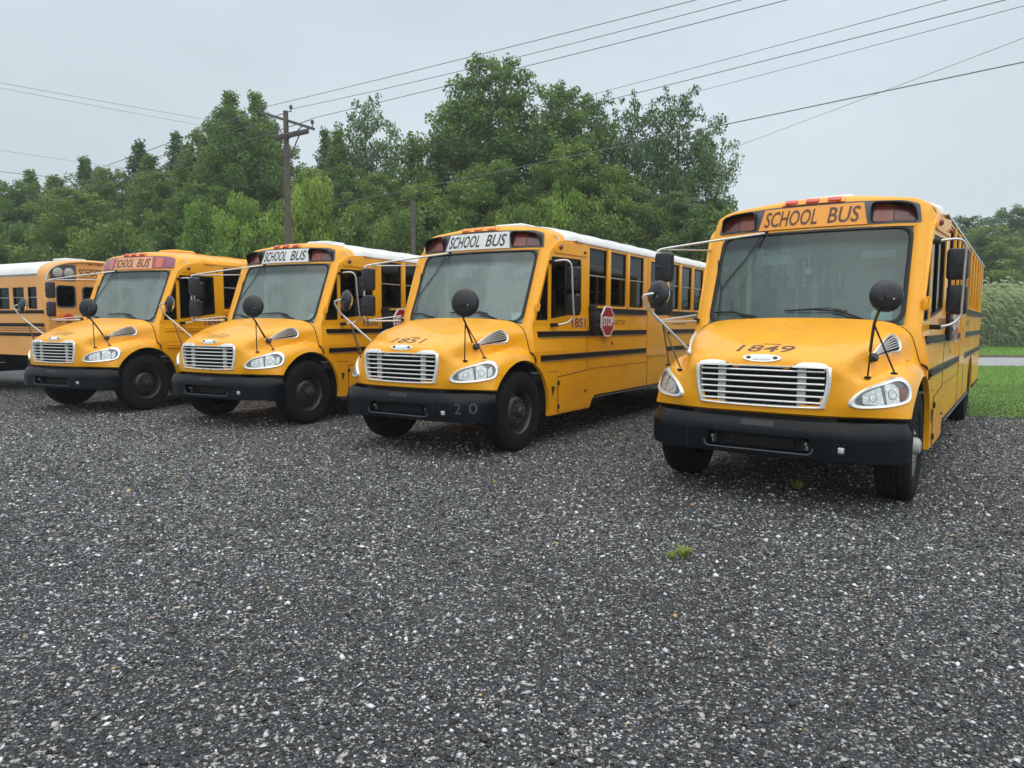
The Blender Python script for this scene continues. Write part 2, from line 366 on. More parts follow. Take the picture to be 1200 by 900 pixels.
def f_hood(mb):
    m_ = len(HG[0]); fs = []
    sh = [(a*.95, 1.11+(b-1.11)*.93) for a, b in GRP]
    for i in range(len(HG)-1):
        for j in range(m_-1):
            q = [HG[i][j], HG[i][j+1], HG[i+1][j+1], HG[i+1][j]]
            cx = sum(p[0] for p in q)/4; cc = (sum(p[1] for p in q)/4, sum(p[2] for p in q)/4)
            if cx > .9 and in_poly(cc, sh): continue
            fs.append((i*m_+j, i*m_+j+1, (i+1)*m_+j+1, (i+1)*m_+j))
    mb.add([p for r in HG for p in r], fs)
    for s in (0, -1):                                                      # rolled lip round the wheel arches and the front edge
        edge = [HG[i][s] for i in range(len(HG))]
        mb.grid([edge, [(x, y*.93, z-.004) for x, y, z in edge]])
    mb.grid([HG[0], [(x-.04, y*.97, z-.02) for x, y, z in HG[0]]])
def f_hood_seam(mb, s=1):
    if 1:
        mb.tube([(x-.004, s*(y+.001), z+.001) for x, y, z in spline([r for r in HOOD[8][2:]], 3)], .006, 5)
def f_cowl_side(mb, s=1):
    band = [(-.30,.985,1.645),(-.33,YS(-.33,1.62),1.62),(-.32,YS(-.32,1.55),1.55),(-.29,YS(-.29,1.45),1.45),(-.27,YS(-.27,1.36),1.36),(-.255,1.22,1.28),(-.255,1.22,1.22),(-.255,1.22,1.131)]
    h = [HOOD[8][3]]+HOOD[8][3:]
    mb.grid([[(x-.012, s*y, z) for x, y, z in h], [(x, s*y, z) for x, y, z in band]])
def f_cowl_top(mb):
    n = 24; A = []; Bq = []
    for k in range(n+1):
        y = -.97+1.94*k/n; hp = HT(y, .12+.09*(y/.97)**2, -.01) if abs(y) < .9 else Vector((-.23, y, 1.64))
        A.append((-.135-.11*(y/.97)**2, y, hp.z-.005)); g = glass_pt(y/.985, .02); Bq.append((g[0]+.01, y, g[2]+.01))
    mb.grid([A, [(x-.02, y, z-.05) for x, y, z in A], Bq])
def f_side_lower(s):
    def g(mb):
        arc = [(.66*math.cos(t), .52+.66*math.sin(t)) for t in [math.pi-(-.19)+(k/12)*(-(math.pi+.19)+math.radians(112.2)) for k in range(13)]]
        rear = [(-7.1+.60*math.cos(t), .53+.60*math.sin(t)) for t in [math.pi-k*math.pi/14 for k in range(15)]]
        out = arc+[(-.25, 1.28), (XR, 1.28), (XR, .53)]+rear+[(-1.99, .53), (-1.96, .50), (-1.90, .40), (-1.86, .39), (-.68, .395)]
        mb.plate(out, [], lambda x, z, d=0: (x, s*(1.22-d), z), .05)
    return g
def f_side_mid(s):
    def g(mb):
        xs0 = [-.25, -.6, -1.0, -1.4, -1.78, XR]; xs1 = [-.33, -.65, -1.02, -1.4, -1.78, XR]
        rows = []
        for k in range(7):
            t = k/6; z = 1.28+.34*t
            rows.append([(a+(b-a)*t, s*YS(a+(b-a)*t, z), z) for a, b in zip(xs0, xs1)])
        mb.grid(rows)
    return g
DW = [(-.79, 1.715), (-.79, 2.57), (-1.60, 2.58), (-1.62, 1.82)]
VW = [(-.42, 1.695), (-.725, 1.70), (-.725, 2.43), (-.70, 2.42)]
WX = [(-1.84,-2.45),(-2.58,-3.19),(-3.33,-3.94),(-4.22,-5.02),(-5.21,-5.73),(-5.86,-6.47),(-6.60,-7.21),(-7.35,-7.96),(-8.09,-8.70),(-8.84,-9.45)]
WZ = (1.925, 2.775)
def f_cab_upper(s):
    def g(mb):
        out = [(-.335, 1.62), (-.755, 2.62), (-.80, 2.665), (-.90, 2.74), (-1.0, 2.79), (-1.2, 2.822), (-1.4, 2.832), (-1.782, 2.836), (-1.782, 1.62), (-1.4, 1.62), (-1.0, 1.62), (-.65, 1.62)]
        mb.plate(out, [rounded(DW, .03), rounded(VW, .02)], side_fn(s), .05)
    return g
def f_side_upper(s):
    def g(mb):
        holes = [rounded([(a, WZ[0]), (a, WZ[1]), (b, WZ[1]), (b, WZ[0])], .03, 3) for a, b in WX]
        mb.plate([(-1.782, 1.62), (-1.782, 2.836), (XR, 2.836), (XR, 1.62)], holes, side_fn(s), .06)
    return g
def f_posts(a, s):
    def g(mb): mb.box((a, s*1.226, 2.355), (.105, .018, .90), .004)
    return g
def f_pillar(mb, s=1):
    if 1:
        rows = []
        for k in range(9):
            v = k/8; gx = -.325-.455*v; ex = -.335-.45*v; z = 1.60+1.075*v; yp = YS(-.335-.42*v, 2)
            rows.append([(gx-.03, s*.965, z), (gx+.004, s*.975, z), (gx+.022, s*1.0, z), (gx+.028, s*1.045, z), (gx+.018, s*1.09, z), (gx+.002, s*1.122, z), (ex-.02, s*yp, z)])
        mb.grid(rows)
def f_cap(which):
    def g(mb):
        m_ = len(CG[0]); fs = []
        for i in range(len(CG)-1):
            for j in range(m_-1):
                q = [CG[i][j], CG[i][j+1], CG[i+1][j+1], CG[i+1][j]]; cx = sum(p[0] for p in q)/4
                if (cx > -1.16) == (which == 0): fs.append((i*m_+j, i*m_+j+1, (i+1)*m_+j+1, (i+1)*m_+j))
        mb.add([p for r in CG for p in r], fs)
        if which == 0: mb.grid([CG[0], [(x-.03, y*.985, z-.015) for x, y, z in CG[0]]])
        else:
            xs = [-1.4, -1.78, -2.5, -4, -6, -8, XR]
            mb.grid([[(x, p[0], p[1]) for p in RP] for x in xs])
            for s in (1, -1): mb.grid([[(x, s*1.205, 2.83) for x in xs], [(x, s*1.236, 2.838) for x in xs], [(x, s*1.236, 2.815) for x in xs]])
    return g
def f_roofseam(mb): mb.tube([(0, p[0], p[1]+.002) for p in RP], .009, 4, caps=False)
def f_header(s):
    def g(mb):
        out = rounded([(-.86, 2.625), (-.87, 2.70), (-1.02, 2.755), (-1.74, 2.815), (-1.74, 2.625)], .03)
        mb.plate(out, [], lambda x, z, d=0: (x, s*(YS(x, z)+.016-d), z), .02)
    return g
def f_rail(x0, x1, z, h=.075, s=1, w_=.022):
    def g(mb):
        n = max(2, int(abs(x1-x0)/.5)+1)
        for zz, hh, ww in ((z, h, w_*.6), (z+h*.32, h*.24, w_), (z-h*.32, h*.24, w_)):
            P = []
            for k in range(n+1):
                x = x0+(x1-x0)*k/n; y = YS(x, zz)
                P.append([(x, s*y, zz-hh/2), (x, s*(y+ww), zz-hh/2+.006), (x, s*(y+ww), zz+hh/2-.006), (x, s*y, zz+hh/2)])
            mb.grid(P); mb.add([P[0][i] for i in range(4)]+[P[-1][i] for i in range(4)], [(0, 1, 2, 3), (7, 6, 5, 4)])
    return g
def f_railglint(a0, a1, z):
    def g(mb):
        xs = [a0, -1.0, -1.4, -1.78, a1] if a0 > -1 else [a0, a1]
        mb.grid([[(x, YS(x, z), z-.006) for x in xs], [(x, YS(x, z)+.016, z-.004) for x in xs], [(x, YS(x, z)+.016, z+.004) for x in xs], [(x, YS(x, z), z+.006) for x in xs]])
    return g
def f_winframe(poly, s, t=.028, d0=.012, d1=.04):
    def g(mb):
        c = (sum(p[0] for p in poly)/len(poly), sum(p[1] for p in poly)/len(poly))
        inner = []
        n = len(poly)
        for i in range(n):
            p = Vector(poly[i]); a = (Vector(poly[i-1])-p).normalized(); b = (Vector(poly[(i+1) % n])-p).normalized()
            m_ = (a+b); m_ = m_.normalized() if m_.length > 1e-3 else (Vector(c)-p).normalized()
            sn = abs(a.x*m_.y-a.y*m_.x); q = p+m_*(t/max(sn, .35)); inner.append((q.x, q.y))
        f = lambda x, z, d: (x, s*(YS(x, z)-d), z)
        mb.grid([[f(a, b, d1) for a, b in poly], [f(a, b, d0) for a, b in poly], [f(a, b, d0) for a, b in inner], [f(a, b, d1) for a, b in inner]], close_u=True)
    return g
def f_pane(poly, s, d=.03):
    def g(mb): mb.add([(x, s*(YS(x, z)-d), z) for x, z in poly], [tuple(range(len(poly)))])
    return g

def f_ws(mb):
    mb.grid([[glass_pt(-1+2*i/20, j/10) for i in range(21)] for j in range(11)])
def f_gasket(mb):
    ol = rounded([(-.985, .035), (-.985, .985), (.985, .985), (.985, .035)], .12, 5)
    full = []
    for i in range(len(ol)):
        a, b = ol[i], ol[(i+1) % len(ol)]; n = max(1, int(max(abs(a[0]-b[0]), abs(a[1]-b[1]))/.12))
        full += [(a[0]+(b[0]-a[0])*k/n, a[1]+(b[1]-a[1])*k/n) for k in range(n)]
    c = (0, .5); P = []
    for k_, dx in ((1.0, .018), (.975, .02), (.955, .006)):
        r = []
        for a, b in full:
            q = glass_pt(a*(k_+.02), .5+(b-.5)*(k_+.005)); r.append((q[0]+dx, q[1], q[2]))
        P.append(r)
    mb.grid(P, close_u=True)

def f_grille_frame(mb):
    o = GRP; pts = spline([(a, b, 0) for a, b in o], 3, True)
    P = []
    for k_, off in ((1.03, -.01), (1.03, .016), (1.0, .026), (.965, .022), (.945, -.03)):
        P.append([HF(a*k_, 1.11+(b-1.11)*(k_ if k_ >= 1 else 1-(1-k_)*1.6), off) for a, b, _ in pts])
    mb.grid(P, close_u=True)
    for sg in (1, -1):                                                     # the two raised brows
        br = rounded([(sg*.57, 1.275), (sg*.57, 1.31), (sg*.36, 1.325), (sg*.27, 1.275)], .03)
        HF.patch(mb, br if sg > 0 else br[::-1], .034, .03, 2)
def f_grille_bar(z):
    def g(mb):
        n = 16; P = []
        hw = .555 if z > 1.0 else .53
        for k in range(n+1):
            y = -hw+2*hw*k/n; x = 1.018-.02*(y/.56)**2
            P.append([(x-.03, y, z-.009), (x, y, z-.008), (x+.006, y, z), (x, y, z+.007), (x-.03, y, z+.008)])
        mb.grid(P); 
    return g
def f_grille_back(mb):
    mb.add([(.945, -.57, .91), (.945, .57, .91), (.945, .57, 1.31), (.945, -.57, 1.31)], [(0, 1, 2, 3)])
    for k in range(40): mb.box((.955, -.54+k*1.08/39, 1.11), (.012, .006, .38))
def f_grille_post(y):
    def g(mb): mb.box((.975, y, 1.10), (.03, .075, .34), .008)
    return g
def f_badge(mb):
    ol = [(.155*math.cos(t), .032*math.sin(t)) for t in [2*math.pi*k/24 for k in range(24)]]
    c = Conform(HB, (.955, 0, 1.345), (0, 1, 0), (-.55, 0, .83), (-.83, 0, -.55))
    mb.cur = 1; c.patch(mb, [(a*1.12, b*1.3) for a, b in ol], .012, .02, 2)
    mb.cur = 0; c.patch(mb, [(max(-.085, min(.085, a)), b*.85) for a, b in ol], .02, .01, 2)
    for s in (1, -1):
        mb.cur = 2; c.patch(mb, [(s*.12+.024*math.cos(t), .018*math.sin(t)) for t in [2*math.pi*k/10 for k in range(10)]], .017, .006, 1)

HLO = [(0,.965),(.015,1.02),(.09,1.085),(.20,1.13),(.33,1.165),(.44,1.195),(.53,1.185),(.585,1.12),(.58,1.05),(.54,.995),(.42,.965),(.25,.945),(.07,.94)]
HLS = [(a, b) for a, b, _ in spline([(a, b, 0) for a, b in HLO], 3, True)]
HC = (.30, 1.055)
def sc(o, k, c=HC): return [(c[0]+(a-c[0])*k, c[1]+(b-c[1])*(k-(1-k)*.9 if k < 1 else k)) for a, b in o]
def f_hl_bezel(s):
    def g(mb):
        h = HL(s); P = [[h(a, b, off) for a, b in sc(HLS, k)] for k, off in ((1.04, -.01), (1.04, .012), (.99, .024), (.90, .02), (.88, -.004))]
        mb.grid(P, close_u=True)
    return g
def f_hl_lens(s):
    def g(mb):
        h = HL(s); o = sc(HLS, .925)
        P = [[h(HC[0]+(a-HC[0])*k, HC[1]+(b-HC[1])*k, .016+.012*(1-k*k)) for a, b in o] for k in (1, .85, .65, .4, .15, .01)]
        mb.grid(P, close_u=True)
    return g
def f_hl_inner(s):
    def g(mb):
        h = HL(s); o = sc(HLS, .93); mb.cur = 0
        h.patch(mb, o, .003, .0, 3)                                        # grey back plate
        mb.cur = 1
        bx = rounded([(.10, .975), (.10, 1.06), (.27, 1.12), (.29, .965)], .02)
        h.patch(mb, bx, .008, .004, 2)
        bx = rounded([(.31, .965), (.31, 1.14), (.40, 1.15), (.45, 1.10), (.44, .985)], .02)
        h.patch(mb, bx, .008, .004, 2)
        mb.cur = 2
        for a, b, r in ((.19, 1.03, .036), (.375, 1.055, .042)):
            c0 = h(a, b, .011)
            for rr, mi in ((r, 0), (r*.86, 1)):
                mb.cur = mi
                h.patch(mb, [(a+rr*math.cos(t), b+rr*math.sin(t)) for t in [2*math.pi*k/14 for k in range(14)]], .0105+(r-rr)*.05, .002, 1)
        mb.cur = 3
        h.patch(mb, rounded([(.455, 1.0), (.46, 1.10), (.51, 1.13), (.52, 1.02)], .02), .010, .004, 1)
    return g

HVO = [(0, 0), (.10, .028), (.22, .045), (.34, .060), (.43, .060), (.48, .035), (.515, -.03), (.505, -.085), (.45, -.098), (.30, -.075), (.14, -.045), (.03, -.02)]
def f_vent(s):
    def g(mb):
        h = HV(s); o = [(a, b) for a, b, _ in spline([(a, b, 0) for a, b in HVO], 3, True)]
        c = (.27, -.01); mb.cur = 0
        P = [[h(c[0]+(a-c[0])*k, c[1]+(b-c[1])*k2, off) for a, b in o] for k, k2, off in ((1.05, 1.15, -.01), (1.04, 1.12, .016), (.99, .98, .024), (.94, .84, .014), (.93, .82, .0))]
        mb.grid(P, close_u=True)
        mb.cur = 1; h.patch(mb, [(c[0]+(a-c[0])*.94, c[1]+(b-c[1])*.82) for a, b in o], .006, .004, 2)
    return g
def f_vent_slat(s, k):
    def g(mb):
        h = HV(s); t = k/6.0; lo = [(.04, -.005), (.15, -.012), (.28, -.02), (.45, -.025)]; hi = [(.04, .008), (.15, .04), (.28, .062), (.45, .07)]
        P = [h(.04+.42*q/8, 0, 0) for q in range(9)]
        hi_ = lambda a: np.interp(a, [0, .10, .22, .34, .43, .48], [0, .022, .038, .050, .050, .03]); lo_ = lambda a: np.interp(a, [.03, .14, .30, .45, .50], [-.012, -.034, -.060, -.080, -.07])
        pts = []
        for q in range(9):
            a = .045+.44*q/8; pts.append(h(a, lo_(a)+(hi_(a)-lo_(a))*t, .014))
        mb.tube(pts, .0055, 4)
    return g

# bumper
BPATH = spline([(1.06,0,0),(1.06,.3,0),(1.055,.55,0),(1.035,.75,0),(.975,.93,0),(.86,1.07,0),(.72,1.16,0),(.60,1.205,0)], 5)
BP = [(x, -y) for x, y, _ in BPATH[:0:-1]]+[(x, y) for x, y, _ in BPATH]
def bump_row(z, inset):
    out = []
    for i, (x, y) in enumerate(BP):
        a = BP[max(0, i-1)]; b = BP[min(len(BP)-1, i+1)]; t = Vector((b[0]-a[0], b[1]-a[1])).normalized(); n_ = Vector((t.y, -t.x))
        out.append((x-n_.x*inset, y-n_.y*inset, z))
    return out
BROWS = [(.462, .06), (.462, .012), (.475, 0), (.515, 0), (.655, 0), (.70, 0), (.725, .012), (.795, .045), (.812, .07), (.80, .16)]
BG = [bump_row(z, i) for z, i in BROWS]
BB = bvh_of(BG)
BFc = Conform(BB, (0, 0, 0), (0, 1, 0), (0, 0, 1), (-1, 0, 0))
def f_bumper(mb):
    m_ = len(BG[0]); fs = []
    for i in range(len(BG)-1):
        for j in range(m_-1):
            cy = (BG[i][j][1]+BG[i][j+1][1])/2
            if i == 3 and abs(cy) < .47: continue
            fs.append((i*m_+j, i*m_+j+1, (i+1)*m_+j+1, (i+1)*m_+j))
    mb.add([p for r in BG for p in r], fs)
    for s in (0, -1): mb.grid([[r[s] for r in BG], [(r[s][0]-.02, r[s][1]*.94, r[s][2]) for r in BG]])
    ol = rounded([(-.49, .512), (-.49, .658), (.49, .658), (.49, .512)], .06, 5)
    mb.grid([[BFc(a, b, .004) for a, b in ol], [BFc(a*.985, .585+(b-.585)*.9, -.03) for a, b in ol], [BFc(a*.985, .585+(b-.585)*.9, -.14) for a, b in ol]], close_u=True)
def f_bumper_lip(mb):
    ol = rounded([(-.49, .512), (-.49, .658), (.49, .658), (.49, .512)], .06, 5); P = []
    for i in range(len(ol)):
        a, b = ol[i], ol[(i+1) % len(ol)]; n = max(1, int(abs(a[0]-b[0])/.1)); P += [BFc(a[0]+(b[0]-a[0])*k/n, a[1]+(b[1]-a[1])*k/n, .004) for k in range(n)]
    Q = [p for p in P if p[2] < .575]; Q.sort(key=lambda p: p[1]); mb.tube(Q, .007, 6)
def f_bumper_pins(s):
    return lambda mb: (mb.lathe([(.016, 0), (.016, .03), (.010, .04), (0, .042)], (.985, s*.425, .60), (1, 0, 0), 10), mb.box((.98, s*.425, .56), (.02, .03, .05), .005))
def f_bumper_inner(mb):
    mb.box((.90, 0, .585), (.02, 1.0, .20))
    mb.box((.93, .0, .585), (.03, .62, .09), .01)
    for k in range(14): mb.box((.948, -.29+k*.0446, .585), (.008, .008, .08))
    for s in (1, -1): mb.tube([(.92, s*.40, .53), (.99, s*.40, .55), (.99, s*.40, .62), (.92, s*.40, .64)], .018, 6)
def f_bumper_trim(mb):
    for s in (1, -1):
        mb.tube([BFc(s*.665, z, .0015) for z in (.475, .55, .65, .70)], .004, 4)
    for y in (-.52, -.38, .38, .5): mb.tube([BFc(y, .69, -.005), BFc(y, .69, .006)], .010, 8)
def f_tow(mb):
    mb.box(tuple(BFc(.72, .578, .012)), (.03, .05, .05), .008)
    mb.cur = 1; mb.box(tuple(BFc(.72, .545, .006)), (.02, .06, .02), .004)
    for dy in (-.03, .03): mb.box(tuple(BFc(.72+dy, .625, .004)), (.012, .012, .012))
def f_bplate(mb): BFc.patch(mb, rounded([(-.15, .735), (-.15, .785), (.15, .785), (.15, .735)], .01), .006, .006, 2)

# wheels: local to a centre, outward +y
def f_tyre(mb):
    pr = [(.29, .10), (.31, .135), (.36, .152), (.43, .155), (.48, .148), (.50, .135), (.513, .115), (.52, .09), (.52, .055), (.508, .052), (.508, .042), (.52, .039), (.52, .006), (.508, .003), (.508, -.003), (.52, -.006), (.52, -.039), (.508, -.042), (.508, -.052), (.52, -.055), (.52, -.09), (.50, -.135), (.43, -.155), (.31, -.135), (.29, -.10)]
    mb.lathe(pr, (0, 0, 0), (0, 1, 0), 48)
def f_rim(mb):
    mb.lathe([(.29, .09), (.298, .118), (.292, .128), (.282, .122), (.272, .10), (.262, .05), (.255, .0), (.235, .012), (.195, .055), (.165, .085), (.152, .088), (.0, .088)], (0, 0, 0), (0, 1, 0), 40)
    mb.cur = 1
    for k in range(8):
        a = 2*math.pi*k/8; c = Vector((math.cos(a)*.222, .0305, math.sin(a)*.222)); n_ = Vector((math.cos(a)*.68, .73, math.sin(a)*.68))
        mb.lathe([(.001, .002), (.031, .002), (.035, -.01)], c, n_, 12)
def f_hub(mb):
    mb.lathe([(.115, .085), (.112, .10), (.085, .105), (.080, .14), (.068, .17), (.045, .182), (0, .184)], (0, 0, 0), (0, 1, 0), 20)
    for k in range(10):
        a = 2*math.pi*k/10; mb.lathe([(.017, .085), (.017, .112), (.008, .125), (0, .126)], (math.cos(a)*.137, 0, math.sin(a)*.137), (0, 1, 0), 6)
def f_wheelwell(mb, s=1, cx=0, y0=.55, y1=1.16):
    if 1:
        if 1:
            A = [(cx+.665*math.cos(t), .52+.665*math.sin(t)) for t in [math.radians(-8+196*k/16) for k in range(17)]]
            mb.grid([[(x, s*y1, z) for x, z in A], [(x, s*y0, z) for x, z in A]])
            mb.add([(cx, s*y0, .52)]+[(x, s*y0, z) for x, z in A], [(0, i+1, i+2) for i in range(16)])
def f_under(mb):
    for s in (1, -1): mb.box((-4.4, s*.43, .72), (10.2, .08, .22))
    mb.box((.35, 0, .80), (1.0, .80, .62)); mb.box((-5.1, 0, .93), (9.5, 2.30, .10)); mb.box((0, 0, .50), (.14, 1.8, .14)); mb.box((-7.1, 0, .52), (.2, 1.7, .2))
    mb.box((-2.6, -.85, .62), (1.2, .5, .38)); mb.box((-1.3, .95, .66), (.9, .4, .44)); mb.box((-4.6, .72, .66), (1.1, .45, .40)); mb.box((-3.3, 0, .60), (.5, .5, .30))
    mb.tube([(-.6, 0, .6), (-7.1, 0, .55)], .06, 8); mb.tube([(-1, -.6, .5), (-5, -.6, .48), (-9.8, -.5, .5)], .05, 8)
    mb.box((-.36, 0, 1.22), (.04, 2.2, .80)); mb.box((.86, 0, .93), (.14, 1.3, .3))
    for s in (1, -1): mb.box((-7.75, s*.95, .42), (.02, .45, .5)); mb.box((-.80, s*.95, .45), (.02, .34, .42))
# interior
def f_floor(mb): mb.box((-5.1, 0, .995), (9.5, 2.34, .02))
def f_lining(mb):
    mb.grid([[(x, p[0]*.965, p[1]-.05) for p in RP] for x in (-.98, -1.4, -3, -6, XR+.03)], flip=True)
    mb.box((-.86, 0, 2.76), (.05, 2.0, .20))
    for s in (1, -1): mb.box((-5.8, s*1.15, 1.45), (8.0, .02, .90))
def f_dash(mb):
    P = []
    for k in range(13):
        y = -1.05+2.1*k/12; gx = -.19-.15*(y/1.0)**2
        P.append([(gx-.02, y, 1.60), (gx-.16, y, 1.63), (gx-.34, y, 1.60+.03*(y > 0)), (gx-.42, y, 1.50), (gx-.40, y, 1.2)])
    mb.grid(P); mb.box((-.55, .48, 1.62), (.26, .56, .14), .04)
def f_swheel(mb):
    c = Vector((-.78, .48, 1.74)); ax = Vector((-.5, 0, .86)).normalized(); u = Vector((0, 1, 0)); v = ax.cross(u)
    mb.tube([c+(u*math.cos(t)+v*math.sin(t))*.23 for t in [2*math.pi*k/24 for k in range(25)]], .014, 6, caps=False)
    for t in (.5, 2.6, 4.7): mb.tube([c, c+(u*math.cos(t)+v*math.sin(t))*.225], .014, 5)
    mb.lathe([(.07, -.02), (.06, .02), (0, .025)], c, ax, 12); mb.tube([c, c-ax*.45], .03, 8)
def f_dseat(mb):
    mb.box((-1.32, .48, 1.47), (.50, .50, .14), .04); mb.box((-1.58, .48, 1.90), (.14, .50, .86), .05); mb.box((-1.32, .48, 1.2), (.3, .3, .4))
def f_seat(mb):
    mb.box((0, 0, 1.42), (.42, .96, .12), .03); mb.box((-.25, 0, 1.76), (.10, .96, .78), .04)
    mb.box((0, -.38, 1.18), (.3, .04, .36)); mb.box((0, .38, 1.18), (.3, .04, .36))
def f_panel_mod(mb):
    mb.box((-1.75, .55, 1.55), (.04, 1.0, .8), .01); mb.tube([(-1.72, .05, 1.0), (-1.72, .05, 2.95)], .017, 8); mb.tube([(-1.5, -.32, 1.0), (-1.5, -.32, 2.9)], .017, 8)
    mb.box((-.93, .12, 2.58), (.03, .50, .13), .01)
def f_doorpost(mb): mb.box((-.92, -.72, 2.06), (.05, .05, .84), .008); mb.box((-1.55, -1.06, 2.0), (.06, .06, 1.3), .008)
def f_rear(mb):
    out = [(-1.22, .53), (-1.22, 2.83)]+[(p[0], p[1]) for p in RP][1:-1]+[(1.22, 2.83), (1.22, .53)]
    mb.plate(out, [rounded([(-.34, 1.95), (-.34, 2.55), (.34, 2.55), (.34, 1.95)], .06), rounded([(-1.0, 1.95), (-1.0, 2.45), (-.45, 2.45), (-.45, 1.95)], .06), rounded([(1.0, 1.95), (1.0, 2.45), (.45, 2.45), (.45, 1.95)], .06)], lambda a, b, d=0: (XR+d, a, b), .05)
def f_rearglass(mb): mb.add([(XR+.03, -1.02, 1.9), (XR+.03, 1.02, 1.9), (XR+.03, 1.02, 2.6), (XR+.03, -1.02, 2.6)], [(0, 1, 2, 3)])
def f_rearbumper(mb): mb.box((XR-.10, 0, .62), (.14, 2.40, .26), .03)

# header signs and lamps
SIGN = [(-.56, 2.702), (-.51, 2.938), (.51, 2.938), (.56, 2.702)]
def f_header_bed(mb):
    ol = rounded([(-1.05, 2.698), (-1.015, 2.895), (-.88, 2.938), (-.5, 2.955), (0, 2.962), (.5, 2.955), (.88, 2.938), (1.015, 2.895), (1.05, 2.698), (.5, 2.698), (-.5, 2.698)], .03, 3)
    full = []
    for i in range(len(ol)):
        a, b = ol[i], ol[(i+1) % len(ol)]; n = max(1, int(abs(a[0]-b[0])/.08)); full += [(a[0]+(b[0]-a[0])*k/n, a[1]+(b[1]-a[1])*k/n) for k in range(n)]
    CF.patch(mb, full, .006, .01, 8)
def f_sign(mb):
    full = []
    for i in range(4):
        a, b = SIGN[i], SIGN[(i+1) % 4]; n = max(1, int(abs(a[0]-b[0])/.1)); full += [(a[0]+(b[0]-a[0])*k/n, a[1]+(b[1]-a[1])*k/n) for k in range(n)]
    CF.patch(mb, full, .016, .012, 4)
def f_signtext(mb):
    fn = lambda a, b: CF(a, b, .0185)
    letter(mb, 'SCHOOL', .565, .175, fn, .12, .014, -.50, 2.733)
    letter(mb, 'BUS', .30, .175, fn, .12, .014, .17, 2.733)
def LQ(s): return rounded([(s*.60, 2.712), (s*.60, 2.925), (s*.84, 2.918), (s*.985, 2.885), (s*1.02, 2.712)], .05, 4)
def f_lamp(s, k):
    def g(mb):
        x0, x1 = ((.61, .79), (.80, .995))[k]
        q = [(s*x0, 2.722), (s*x0, 2.912 if k == 0 else 2.90), (s*x1*(.985 if k else 1), 2.905 if k == 0 else 2.87), (s*(x1+.0), 2.722)]
        q = rounded(q, .03, 3)
        CF.patch(mb, q, .013, .006, 2)
    return g
def f_hoodlet(s):
    def g(mb):   # black sun visor round a pair of warning lamps
        o = LQ(s); n = len(o); top = [p for p in o]
        P = []
        for off in (.0, .12, .115, .012):
            r = []
            for a, b in o:
                f = max(0, min(1, (b-2.712)/.14))
                k = 1.0 if off < .052 else 1.0
                sh = .012 if off in (.115, .012) else 0
                r.append(CF(a*(1-sh*.8), b-sh*f, .012+(off-.012)*f if off > .012 else off))
            P.append(r)
        mb.grid(P, close_u=True)
    return g
def f_cluster(mb):
    CFt = Conform(CB, (0, 0, 0), (0, 1, 0), (0, 0, 1), (-.75, 0, -.66))
    c = CFt
    mb.cur = 0; c.patch(mb, rounded([(-.33, 3.47), (-.29, 3.53), (.29, 3.53), (.33, 3.47)], .02, 3), .018, .02, 3)
def f_clamp(y):
    def g(mb):
        z = 2.985; q = CB.ray_cast(Vector((1, y, z)), Vector((-1, 0, 0)))[0]
        rot = Matrix.Rotation(R(-42), 3, 'Y'); mb.box((q.x+.012, y, z+.006), (.045, .135, .06), .014, rot)
    return g
def f_clusterbase(mb):
    n = 12; P = []
    for k in range(n+1):
        y = -.32+.64*k/n; q = CB.ray_cast(Vector((1, y, 2.962)), Vector((-1, 0, 0)))[0]; q2 = CB.ray_cast(Vector((1, y, 3.008)), Vector((-1, 0, 0)))[0]
        P.append([(q.x+.002, y, 2.960), (q.x+.022, y, 2.966), (q2.x+.02, y, 3.012), (q2.x-.02, y, 3.02)])
    mb.grid(P)
def f_hatch(mb):
    for (hx, hy, z, h) in ((.30, .30, 3.085, .02), (.27, .27, 3.105, .055)):
        ol = rounded([(-hx, -hy), (-hx, hy), (hx, hy), (hx, -hy)], .07, 4)
        mb.grid([[(-1.75+a, b, z) for a, b in ol], [(-1.75+a, b, z+h*.6) for a, b in ol], [(-1.75+a*.9, b*.9, z+h) for a, b in ol], [(-1.75, 0, z+h*1.06) for a, b in ol]], close_u=True)

# mirrors
def f_xdisc(c, ax, r=.145, dep=.055):
    def g(mb):
        mb.cur = 0; mb.lathe([(r*.97, -.015), (r, 0), (r*.99, .012), (r*.9, dep*.55), (r*.65, dep*.85), (r*.3, dep*.98), (0, dep)], c, ax, 28)
        mb.lathe([(.03, dep*.9), (.03, dep+.02), (0, dep+.022)], c, ax, 8)
        A = Vector(ax).normalized(); U = Vector((0, 0, 1)).cross(A).normalized(); V = A.cross(U); C0 = Vector(c); mb.cur = 2
        for q in (-1, 0, 1): mb.lathe([(.009, dep*.8), (.009, dep+.006), (0, dep+.008)], C0+U*q*.042+V*(-.028 if q else .02), A, 6)
        mb.cur = 0; mb.tube([C0+(U*math.cos(t)+V*math.sin(t))*r for t in [2*math.pi*k/28 for k in range(29)]], .006, 5, caps=False)
        mb.cur = 1; mb.lathe([(r*.96, -.015), (r*.8, -.05), (r*.4, -.075), (0, -.08)], c, ax, 28)
    return g
DRX = (.985, 1.005, 1.895); PAX = (.83, -1.09, 1.955)
